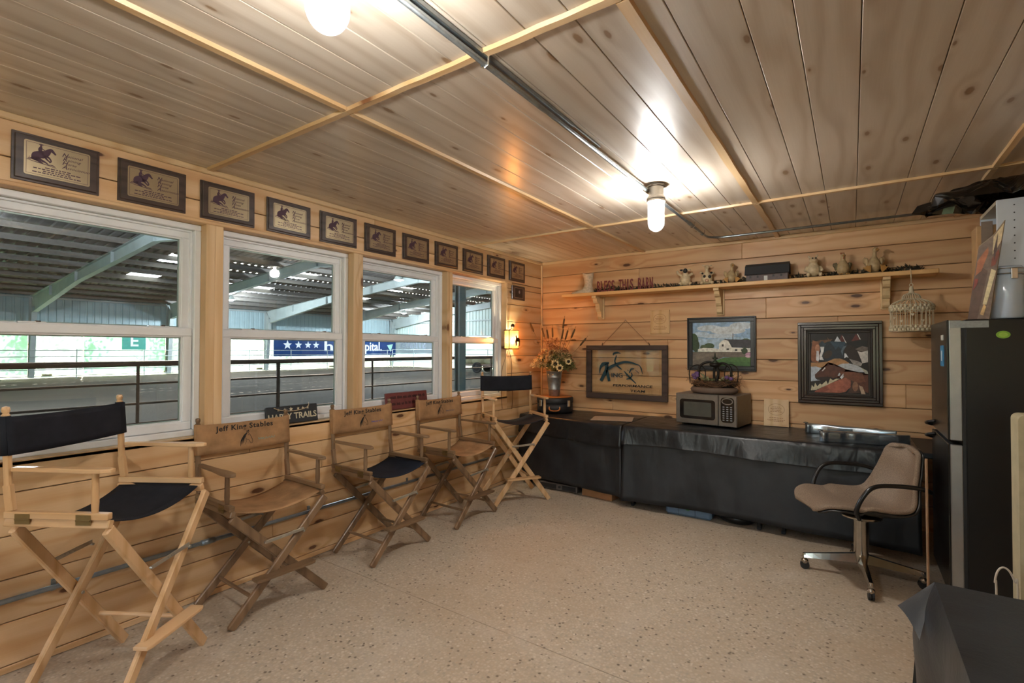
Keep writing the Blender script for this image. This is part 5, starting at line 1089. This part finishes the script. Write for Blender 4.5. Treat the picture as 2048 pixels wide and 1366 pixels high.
mb = MB(); mb.grid(shell(.014), 20, 44); o = mb.build('upholstered_shell', TWEED, t, True); mods(o, ('SOLIDIFY', dict(thickness=.028, offset=0)), ('SUBSURF', dict(levels=1, render_levels=1)))
mb = MB(); f0 = shell(-.012); mb.grid(lambda u, v: f0(.5+(u-.5)*1.0, .02+v*.96), 20, 44); o = mb.build('outer_shell', mat('shell_black', '#1d1b19', .35), t, True); mods(o, ('SOLIDIFY', dict(thickness=.012, offset=0)))
ARMB = mat('arm_black', '#141414', .28)
for s in (-1, 1):
    mb = MB(); P = spline([(s*.245, .13, .44), (s*.275, .16, .50), (s*.29, .12, .60), (s*.292, .06, .645), (s*.29, -.05, .65), (s*.28, -.16, .64), (s*.255, -.225, .62), (s*.21, -.27, .60)], 6); mb.tube(P, .0125, 10); mb.build('armrest', ARMB, t, True)
CHR = mat('chrome', '#b9b3aa', .14, 1, var=.1)
mb = MB(); mb.lathe([(0, .40), (.11, .40), (.11, .385), (.05, .375), (.042, .36), (.04, .15), (.036, .1), (.03, .09), (0, .09)][::-1], 20); mb.build('column', CHR, t, True)
for k in range(4):
    th = math.atan2(3.412-3.745, 3.17-3.125)-rz+k*PI/2; c, s = math.cos(th), math.sin(th)
    mb = MB(); n = 6; V = []; F = []
    for i in range(n+1):
        f = i/n; r = .02+.29*f; hw = .024-.009*f; z1 = .155-.055*f; z0 = z1-.055+.03*f
        for (a, z) in ((-hw, z0), (hw, z0), (hw*.6, z1), (-hw*.6, z1)): V.append((r*c-a*s, r*s+a*c, z))
    for i in range(n):
        for q in range(4): F.append((i*4+q, i*4+(q+1) % 4, (i+1)*4+(q+1) % 4, (i+1)*4+q))
    F += [(3, 2, 1, 0), tuple(n*4+q for q in range(4))]; mb.add(V, F); arm = mb.build('base_arm', CHR, t)
    mb = MB(); ex, ey = .305*c, .305*s; mb.tube([(ex, ey, .1), (ex, ey, .06)], .012, 10); mb.ball((ex, ey, .05), (.022, .022, .02), 10, 6); mb.build('caster_fork', CHR, arm, True)
    mb = MB()
    for q in (-.014, .014): mb.tube([(ex-q*s*.6-.006*s, ey+q*c*.6+.006*c, .027), (ex-q*s*.6+.006*s, ey+q*c*.6-.006*c, .027)], .0265, 16)
    mb.build('caster_wheel', mat('caster_black', '#1b1b1c', .5), arm)

# ================================================================== FRONT RIGHT TABLE AND ITS NEIGHBOURS
CX0, CY1, TZ2 = 3.243, 1.92, .735
t = thing('front_table', 'table under a black plastic cover at the lower right corner of the picture', 'table', (0, 0, 0))
mb = MB(); mb.box((CX0+.01, .62, TZ2-.035), (4.0, CY1-.01, TZ2-.004), ch=.004); mb.build('table_top', TLEG, t)
for x in (CX0+.1, 3.9):
    for y in (.72, CY1-.1): mb = MB(); mb.tube([(x, y, 0), (x, y, TZ2-.035)], .014, 8); mb.build('leg', TLEG, t)
t = thing('plastic_cover', 'black plastic cover with folded corner draped over the lower right table', 'tablecloth', (0, 0, 0))
COV = NT('black_cover'); o_ = COV.obj(); COV.set(Base_Color=COV.ramp(COV.noise(o_, 7, 5), [(.3, rgb('#202326')), (.7, rgb('#2e3236'))]), Roughness=.42); COV.bump(COV.noise(o_, 14, 5, .65, .4), .25, .01); COV = COV.m
mb = MB(); mb.grid(lambda u, v: (CX0+u*.76, .60+v*(CY1-.60), TZ2+.002+.002*math.sin(u*19+v*7)*math.sin(v*13)*math.sin(u*PI)*math.sin(v*PI)), 24, 30); o = mb.build('top_sheet', COV, t, True)
def side(u, v):                                           # left side, hanging, with a bellied fold
    y = .60+u*(CY1-.60); z = TZ2+.0025-v*.70; e = math.exp(-((CY1-y)/.16)**2); x = CX0+.0005-.045*v*(.6+.5*math.sin(y*9+1)+.3*math.sin(y*21))-e*(.03*math.sin(min(1, v*4)*PI*.5)+.03*v+.012*math.sin(v*9))
    return (x, y+e*.03*v, z)
mb = MB(); mb.grid(side, 40, 20); mb.build('side_drape', COV, t, True)
def far(u, v):
    x = CX0+u*.76; z = TZ2+.0025-v*.55; e = math.exp(-((x-CX0)/.12)**2); y = CY1-.0005+.04*v*(.6+.4*math.sin(x*12))+e*.06*v
    return (x-e*(.03*math.sin(min(1, v*4)*PI*.5)+.03*v), y, z)
mb = MB(); mb.grid(far, 24, 14); mb.build('far_drape', COV, t, True)
def ear(u, v):                                            # the gathered corner, pinched outwards
    a = Vector((CX0, CY1, TZ2+.003)); tip = Vector((CX0-.088, CY1-.01, TZ2-.088)); b = Vector((CX0-.045, CY1-.11, TZ2-.13)); p = a.lerp(tip, u); q = a.lerp(b, u); r = p.lerp(q, v); r.z += .012*math.sin(v*PI)*u; return tuple(r)
mb = MB(); mb.grid(ear, 10, 8); mb.build('corner_fold', COV, t, True)
t = thing('marker_pen', 'grey pen end lying on the black covered table at the right edge', 'pen', (3.405, 1.585, TZ2+.012), R_(12)); mb = MB(); mb.tube([(-.012, 0, 0), (.09, 0, 0)], .006, 10); mb.build('barrel', flat('#9aa19f'), t, True); mb = MB(); mb.tube([(.09, 0, 0), (.11, 0, 0)], [.005, .002], 10); mb.build('tip', flat('#5c6262'), t)
cr0 = aty(2036, 830, 2.45)
t = thing('cream_panel', 'upright cream panel with rounded edge behind the front table, cut by the right edge', 'panel', (cr0.x, 2.45, 0)); mb = MB(); mb.prism(rrect(0, .45, .0, cr0.z, .02), -.05, .05, 0, basis((1, 0, 0), (0, 0, 1), (0, .05, 0))); mb.build('casing', mat('cream_casing', '#b3aa8c', .5), t)
mb = MB(); mb.prism(rrect(.022, .43, .03, cr0.z-.1, .01), 0, .004, 0, basis((1, 0, 0), (0, 0, 1), (0, -.0002, 0))); mb.build('white_face', flat('#c9c8bd'), t)
t = thing('white_cable', 'white cable looping up behind the front table beside the cream panel', 'cable', (0, 0, 0)); P = [aty(u, v, 2.25) for u, v in ((1993, 1190), (1990, 1165), (1995, 1143), (2006, 1135), (2019, 1143), (2030, 1165), (2036, 1190))]; P = [Vector((P[0].x, 2.25, 0.004)), Vector((P[0].x, 2.25, .12))]+P+[Vector((P[-1].x, 2.25, .1)), Vector((P[-1].x+.03, 2.25, .004))]
mb = MB(); mb.tube(spline(P, 8), .003, 8); mb.build('cable', flat('#c9c2b4'), t, True)
# silver castings on the far table
SILC = mat('polished_aluminium', '#a9b6c0', .2, .9, var=.06)
def casting(label, pts, z):
    t = thing('aluminium_casting', label, 'metal casting', (0, 0, TZ+.005), 0, 'aluminium castings by the fridge'); mb = MB(); S = spline([(x, y, 0) for x, y, w in pts], 6); Wd = spline([(w, 0, 0) for x, y, w in pts], 6); n = len(S); V = []; F = []
    for i, p in enumerate(S):
        tg = (S[min(i+1, n-1)]-S[max(i-1, 0)]).normalized(); nn = Vector((-tg.y, tg.x, 0)); w = max(.004, Wd[i].x)
        for a, zz in ((w, 0), (w, z*.85), (w*.75, z), (-w*.75, z), (-w, z*.85), (-w, 0)): V.append(p+nn*a+Vector((0, 0, zz)))
    for i in range(n-1):
        for q in range(6): F.append((i*6+q, (i+1)*6+q, (i+1)*6+(q+1) % 6, i*6+(q+1) % 6))
    F += [tuple(range(6)), tuple((n-1)*6+q for q in range(6))[::-1]]; mb.add(V, F); o = mb.build('casting', SILC, t); mods(o, ('BEVEL', dict(width=.003, segments=2, limit_method='ANGLE'))); smooth_by(o)
    mb = MB(); mb.lathe([(0, z), (.018, z), (.02, z+.004), (.012, z+.009), (0, z+.01)], 14, (S[2].x, S[2].y, 0)); mb.build('boss', SILC, t, True); return t
casting('polished aluminium casting with scalloped side in front of its twin', [(2.84, 4.40, .012), (2.86, 4.40, .038), (2.89, 4.41, .03), (2.96, 4.43, .036), (3.0, 4.44, .026), (3.05, 4.455, .036), (3.1, 4.465, .03), (3.2, 4.475, .026), (3.3, 4.50, .024), (3.38, 4.53, .012)], .075)
casting('polished aluminium casting lying behind its twin against the wall', [(2.72, 4.80, .012), (2.74, 4.80, .036), (2.78, 4.795, .026), (2.85, 4.79, .024), (2.95, 4.775, .03), (3.05, 4.76, .026), (3.2, 4.73, .02), (3.32, 4.72, .01)], .075)

# ================================================================== THE RIDING ARENA BEYOND THE WINDOWS
AX, AE, AS = -30.0, 29.6, -8.0           # far side wall, end wall, near end
EV, RX, RZ = 4.15, -15.3, 5.5            # eave height, ridge
def roofz(x): return EV+(RZ-EV)*(1-abs(x-RX)/(abs(AX-RX) if x < RX else abs(RX)))
t = NT('arena_dirt'); o_ = t.obj(); f_ = t.noise(o_, .7, 6, .65); g_ = t.noise(o_, 14, 5, .7)
t.set(Base_Color=t.mix(g_, t.ramp(f_, [(.3, rgb('#4d4335')), (.7, rgb('#5f5443'))]), rgb('#3d342a')), Roughness=.95); t.bump(g_, .6, .05); DIRT = t.m
mb = MB(); mb.grid(lambda u, v: (AX+(abs(AX)-.17)*u, AS+(AE-AS)*v, -.03+.02*math.sin(u*40+v*17)*math.sin(v*33)), 60, 60); o = mb.build('floor_arena', DIRT, None, True); o['kind'] = 'structure'
mb = MB(); mb.box((AX-45, AS-30, -.25), (AX, AE+30, -.1)); mb.box((AX, AE, -.25), (30, AE+30, -.1)); mb.box((AX, AS-30, -.25), (30, AS, -.1)); mb.box((XR+.15, AS, -.25), (30, AE, -.1)); mb.box((-.17, AS, -.25), (XR+.15, YB-.16, -.1)); o = mb.build('floor_yard', mat('yard_grass', '#6f7d4a', .95, var=.3, scale=1.5)); o['kind'] = 'structure'
SIDING = mat('pale_siding', '#9fb2b4', .55, var=.05, scale=2); SIDING2 = mat('end_siding', '#b9c6bd', .55, var=.05, scale=2); STEEL = mat('frame_steel', '#a3aaa6', .55, .1, var=.12, scale=1.5); PURL = mat('purlin_steel', '#6d675f', .6, .2, var=.15); RSHEET = mat('roof_sheet', '#7b7570', .55, .35, var=.2, scale=1.2); RUSTP = mat('rusty_pipe', '#8a766a', .7, .1, var=.2, scale=6)
def ribbed(name, p0, p1, z0, z1f, m_, parent, pitch=.305, d=.03):
    """sheet with trapezoid ribs from p0 to p1 (plan), height z0 to z1f(x)"""
    p0 = Vector((*p0, 0)); p1 = Vector((*p1, 0)); L = (p1-p0).length; dr = (p1-p0)/L; nn = Vector((-dr.y, dr.x, 0)); V = []; F = []; s = 0; pts = []
    while s < L:
        for f, q in ((0, 0), (.62, 0), (.72, d), (.9, d)): pts.append((min(s+pitch*f, L), q))
        s += pitch
    pts.append((L, 0))
    for a, q in pts: p = p0+dr*a+nn*q; V += [(p.x, p.y, z0), (p.x, p.y, z1f(p.x))]
    F = [(2*i, 2*i+2, 2*i+3, 2*i+1) for i in range(len(pts)-1)]; mb = MB(); mb.add(V, F); return mb.build(name, m_, parent)
wf = struct('wall_arena_far'); ribbed('siding', (AX, AS), (AX, AE), 2.42, lambda x: EV, SIDING, wf)
we = struct('wall_arena_end'); ribbed('siding', (AX, AE), (0, AE), 2.42, roofz, SIDING2, we)
ws = struct('wall_arena_near'); ribbed('siding', (AX, AS), (0, AS), 0, roofz, SIDING, ws)
for z in (2.42, 3.6): mb = MB(); mb.box((AX+.05, AE-.18, z), (-.2, AE-.05, z+.1)); mb.build('girt', STEEL, we)
for z in (2.36, 3.9): mb = MB(); mb.box((AX+.04, AS, z), (AX+.14, AE, z+.09)); mb.build('girt', STEEL, wf)
# wall over and beside the room, so the arena is closed on this side
wn_ = struct('wall_arena_room'); mb = MB(); mb.box((-.165, AS, CEIL+.12), (-.16, AE, 4.3)); mb.box((-.165, AS, -.1), (-.16, YB-.17, CEIL+.12)); mb.box((-.165, D+.17, -.1), (-.16, AE, CEIL+.12)); mb.build('siding', SIDING, wn_)
rf = struct('ceiling_arena')
ribbed('x', (0, 0), (1, 0), 0, lambda x: 1, RSHEET, None); bpy.data.objects.remove(bpy.data.objects['x'])
SKY = translucent('skylight_panel', '#8d9394', '#9aa0a0', .85)
def roof_sheet(x0, x1, y0, y1, m_, nm, up=0):
    V = []; F = []; pts = []; s = y0
    while s < y1:
        for f, q in ((0, 0), (.6, 0), (.7, .035), (.9, .035)): pts.append((min(s+.3*f, y1), q))
        s += .3
    pts.append((y1, 0))
    for y, q in pts: V += [(x0, y, roofz(x0)+q+up), (x1, y, roofz(x1)+q+up)]
    F = [(2*i, 2*i+1, 2*i+3, 2*i+2) for i in range(len(pts)-1)]; mb = MB(); mb.add(V, F); return mb.build(nm, m_, rf)
cells = []
SKYX = [(-24.2, -22.9), (-20.4, -19.0), (-13.8, -12.4), (-9.5, -8.1)]
bay = [(8.4, 9.6), (13.8, 15.0), (20.4, 21.6), (26.0, 27.2)]
xs_ = sorted({AX, 0, RX, *[a for p in SKYX for a in p]})
for i in range(len(xs_)-1):
    a, b = xs_[i], xs_[i+1]
    if (a, b) in SKYX:
        y = AS
        for (c, d_) in bay: roof_sheet(a, b, y, c, RSHEET, 'roof_sheet'); roof_sheet(a, b, c, d_, SKY, 'skylight'); y = d_
        roof_sheet(a, b, y, AE, RSHEET, 'roof_sheet')
    else: roof_sheet(a, b, AS, AE, RSHEET, 'roof_sheet')
x = AX+.6
while x < -.6:
    mb = MB(); mb.box((x-.03, AS, roofz(x)-.2), (x+.03, AE, roofz(x)-.01)); mb.build('purlin', PURL, rf); x += 1.45
# steel frames
k = 0
for y in (.75, 6.57, 12.4, 18.22, 24.0, 29.3):
    t = thing('portal_truss', 'tapered grey steel portal spanning the arena, number %s from the end wall' % ('six five four three two one'.split()[k]), 'steel portal', (0, y, 0), 0, 'steel portals of the arena'); k += 1
    def member(pts, nm):                                  # web with flanges, outline in x-z
        mb = MB(); M = basis((1, 0, 0), (0, 0, 1), (0, 0, 0)); mb.prism(pts, -.006, .006, 0, M)
        n = len(pts)//2
        for line in (pts[:n], pts[n:]):
            for i in range(len(line)-1): mb.bar((line[i][0], 0, line[i][1]), (line[i+1][0], 0, line[i+1][1]), .2, .016, (0, 0, 1) if abs(line[i][0]-line[i+1][0]) > abs(line[i][1]-line[i+1][1]) else (1, 0, 0), 0, 0)
        return mb.build(nm, STEEL, t)
    z = lambda x_: roofz(x_)-.22
    member([(AX+.2, 0), (AX+.2, z(AX+.2)), (AX+.75, z(AX+.75)-.55), (AX+.42, 0)], 'column')
    member([(AX+.35, z(AX+.35)), (-23, z(-23)), (-22.9, z(-22.9)-.42), (AX+.8, z(AX)-.75)], 'rafter'); member([(-23, z(-23)), (RX, z(RX)), (RX, z(RX)-.42), (-23, z(-23)-.42)], 'rafter')
    member([(RX, z(RX)), (-7, z(-7)), (-7, z(-7)-.42), (RX, z(RX)-.42)], 'rafter'); member([(-7, z(-7)), (-.5, z(-.5)), (-.9, z(-.5)-.75), (-7, z(-7)-.42)], 'rafter')
    for xx in (RX, -23, -26.5, -19, -11, -7):
        mb = MB(); mb.box((xx-.012, -.1, z(xx)-.42), (xx+.012, .1, z(xx))); mb.build('stiffener', STEEL, t)
    mb = MB(); mb.box((-2.60, -.06, 0), (-2.52, .06, z(-2.3)-.3)); mb.box((-2.62, -.08, 0), (-2.6, .08, z(-2.3)-.3)); mb.box((-2.52, -.08, 0), (-2.5, .08, z(-2.3)-.3)); mb.build('column', STEEL, t)
# lower walls: translucent panels and banners lit by the sun outside
GRN = translucent('green_panel', '#8fa89b', '#a0b8ab', .8, .4); WTE = translucent('white_panel', '#aab2b0', '#b8bfbd', .8, .4); BLU = translucent('blue_banner', '#2a4f8a', '#33598f', .6, .6)
cuts = [(AS, .7, GRN), (.7, 6.5, GRN), (6.6, 8.6, WTE), (8.65, 12.35, GRN), (12.45, 18.2, WTE)]
for a, b, m_ in cuts:
    mb = MB(); mb.box((AX-.02, a, .15), (AX, b, 2.36)); mb.build('wall_panel', m_, wf)
mb = MB(); mb.box((AX-.02, 18.3, .15), (AX, AE, 2.36)); mb.build('wall_panel', WTE, wf)
for a, b in ((AX, -24.5), (-24.45, -19), (-18.95, -12), (-11.95, -.2)): mb = MB(); mb.box((a, AE, .15), (b, AE+.02, 2.4)); mb.build('wall_panel', WTE, we)
t = thing('hospital_banner', 'blue banner with white stars and lettering on the far arena wall', 'banner', (AX+.9, 24.0, 1.62)); MBn = basis((0, 1, 0), (0, 0, 1), (0, 0, 0))
mb = MB(); mb.box((-5.6, -.68, 0), (5.2, .72, .02), 0, MBn); b = mb.build('cloth', BLU, t)
q1 = atx(604, 688, AX+.92).y-24; q2 = atx(630, 688, AX+.92).y-24; qe = atx(667, 692, AX+.92).y-24; qp = atx(747, 694, AX+.92).y-24
for q, r in [(atx(u_, 688, AX+.92).y-24, r_) for u_, r_ in ((575, .34), (597, .28), (616, .27), (632, .27))]: mb = MB(); mb.prism(star(q, .1, r), .021, .03, 0, MBn); mb.build('star', flat('#e6e9ea'), b)
mb = MB(); text(mb, 'he', 1.0, MBn @ Matrix.Translation((qe, .0, .025)), bold=.02, depth=.004, width=atx(686, 692, AX+.92).y-atx(649, 692, AX+.92).y); mb.build('lettering', flat('#e6e9ea'), b)
mb = MB(); text(mb, 'pital.', 1.0, MBn @ Matrix.Translation((qp, .0, .025)), bold=.02, depth=.004, width=atx(764, 694, AX+.92).y-atx(731, 694, AX+.92).y); mb.build('lettering', flat('#e6e9ea'), b)
mb = MB(); mb.prism([(4.25, .15), (4.9, .25), (4.65, -.4)], .021, .028, 0, MBn); mb.build('mark', flat('#9fd0c0'), b)
t = thing('strikes_banner', 'pale banner with reversed grey lettering on the end wall of the arena', 'banner', (0, AE-.06, 1.65)); MBe = basis((1, 0, 0), (0, 0, 1), (0, 0, 0)); s0 = aty(800, 688, AE).x; s1 = aty(853, 688, AE).x
mb = MB(); mb.box((s0-.5, -.6, 0), (s1+.8, .7, .015), 0, MBe); b = mb.build('cloth', translucent('pale_banner', '#aeb3bb', '#babfc6', .75, .5), t)
mb = MB(); text(mb, 'STRIKES', .72, MBe @ Matrix.Translation(((s0+s1)/2, .1, .018)) @ Matrix.Scale(-1, 4, (1, 0, 0)), bold=.012, depth=.003, width=s1-s0); mb.build('lettering', flat('#8f96a3'), b)
e_ = atx(268, 683, AX+.16)
t = thing('letter_sign', 'green board with a white letter E on the far arena wall', 'sign', (AX+.16, e_.y, e_.z)); mb = MB(); mb.box((-.55, -.45, 0), (.55, .45, .03), 0, MBn, .005); b = mb.build('board', mat('letter_green', '#2f9a86', .5), t); mb = MB(); text(mb, 'E', .85, MBn @ Matrix.Translation((0, 0, .035)), bold=.015, depth=.004); mb.build('lettering', flat('#e9efec'), b)
# pipe fence near the windows, panel fences further off
t = thing('pipe_fence', 'rusty pipe rail fence running past the windows at the edge of the arena', 'fence', (-4.5, 0, 0))
for z, r in ((1.23, .038), (.975, .016), (.72, .016), (.465, .016), (.21, .016)): mb = MB(); mb.tube([(0, AS+.2, z), (0, 28, z)], r, 10); mb.build('rail', RUSTP, t, True)
for i in range(-5, 14): mb = MB(); y = 2.52+i*1.88; mb.tube([(0, y, 0), (0, y, 1.2)], .03 if i % 2 else .02, 10); mb.build('post', RUSTP, t, True)
t = thing('panel_fence', 'thin metal panel fence in front of the far arena wall', 'fence', (-27.6, 0, 0))
for z in (.15, .45, .75, 1.05, 1.35): mb = MB(); mb.tube([(0, -6, z), (0, 27.5, z)], .022, 6); mb.build('rail', STEEL, t)
for i in range(13): mb = MB(); mb.tube([(0, -6+i*2.75, 0), (0, -6+i*2.75, 1.4)], .024, 6); mb.build('post', STEEL, t)
t = thing('panel_fence', 'light metal gate panels in front of the end wall of the arena', 'fence', (0, 27.0, 0))
for z in (.2, .5, .8, 1.1, 1.4): mb = MB(); mb.tube([(-27, 0, z), (-8, 0, z)], .024, 6); mb.build('rail', mat('pale_pipe', '#b4bfc2', .5, .3), t)
for i in range(9): mb = MB(); mb.tube([(-27+i*2.37, 0, 0), (-27+i*2.37, 0, 1.45)], .026, 6); mb.build('post', MATS['pale_pipe'], t)
# small trailer
tp = atz(962, 741, 0); ty = 24.5; tx = aty(962, 741, ty).x
t = thing('farm_trailer', 'small farm trailer with tarped load parked at the end of the arena', 'trailer', (tx, ty, 0), R_(8))
mb = MB(); mb.box((-1.3, -.6, .42), (1.2, .6, .52), ch=.01); mb.box((1.2, -.05, .4), (2.1, .05, .47)); mb.build('bed', RUSTP, t)
for s in (-1, 1): mb = MB(); Mw = basis((1, 0, 0), (0, 0, 1), (.1, s*.66, .32)); mb.lathe([(.2, -.06), (.32, -.08), (.32, .08), (.2, .06), (.2, -.06)], 20, (0, 0, 0), 0, Mw); mb.lathe([(0, -.02), (.2, -.05), (.2, .05), (0, .02)], 20, (0, 0, 0), 0, Mw); mb.build('wheel', mat('tyre', '#2b2b2b', .8), t, True)
blob('tarped_load', [((-.8, 0, .68), (.45, .5, .3)), ((-.1, .0, .7), (.5, .45, .34)), ((.7, .1, .66), (.45, .45, .26))], mat('khaki_tarp', '#8f8a6c', .8), t, .05)
# high-bay lamps
for i, (x, y, z, lab) in enumerate(((-24.8, 13.5, 4.1, 'bright arena lamp seen through the second window'), (-13.5, 15.2, 4.5, 'bright arena lamp high in the third window'), (-24.7, 26.0, 4.15, 'far arena lamp lower in the third window'), (-12, 2.5, 4.6, 'arena lamp hanging near the first window, above the view'))):
    t = thing('high_bay_lamp', lab, 'lamp', (x, y, z), 0, 'arena high bay lamps'); mb = MB(); mb.lathe([(.22, 0), (.2, .05), (.1, .22), (.06, .26), (.06, .36), (0, .36)], 20); mb.build('reflector', STEEL, t, True); mb = MB(); mb.tube([(0, 0, .36), (0, 0, roofz(x)-z-.2)], .01, 6); mb.build('hanger', STEEL, t)
    mb = MB(); mb.lathe([(0, -.06), (.1, -.04), (.17, .02), (.1, .1), (0, .12)], 16); mb.build('globe', emit('bay_glow', (.72, .84, 1), 60), t, True); lamp_point('bay_light', (0, 0, -.2), BAY_W*2, (.75, .86, 1), .15, t)
# trees outside the far wall; the sun falls through them on to the panels
def tree(x, y, h, seed, lab):
    r = random.Random(seed); t = thing('yard_tree', lab, 'tree', (x, y, -.1), 0, 'trees outside the arena'); mb = MB(); mb.tube([(0, 0, 0), (.1, .05, h*.35), (0, .1, h*.6)], [.22, .17, .1], 8); mb.build('trunk', mat('bark', '#5a4a3a', .9), t, True)
    mb = MB()
    cl_ = [Vector((max(-1.8, min(1.8, r.gauss(0, .8))), max(-1.9, min(1.9, r.gauss(0, 1.1))), h*.68+r.gauss(0, h*.17))) for _ in range(26)]
    for c in cl_:
        for _ in range(60):
            p = c+Vector((r.gauss(0, .42), r.gauss(0, .42), r.gauss(0, .36))); d = Vector((r.uniform(-1, 1), r.uniform(-1, 1), r.uniform(-1, 1))).normalized()*r.uniform(.12, .24); w = d.cross(Vector((r.uniform(-1, 1), r.uniform(-1, 1), .5))).normalized()*.07
            mb.add([p, p+d*.5+w, p+d, p+d*.5-w], [(0, 1, 2, 3)])
    o = mb.build('foliage', translucent('leaf', '#4f7a3a', '#6b9448', .4), t); o['kind'] = 'stuff'
for i, (x, y, h, lab) in enumerate(((-33.6, 8.0, 5.6, 'leafy tree outside the first green wall panels'), (-33.0, 13.6, 5.0, 'leafy tree outside the white wall panel'), (-33.8, 20.0, 5.4, 'leafy tree outside the left end of the blue banner'), (-33.4, 26.0, 5.2, 'leafy tree outside the right end of the blue banner'), (-33.2, 3.0, 5.3, 'leafy tree outside the arena, left of the first window view'))): tree(x, y, h, 20+i, lab)
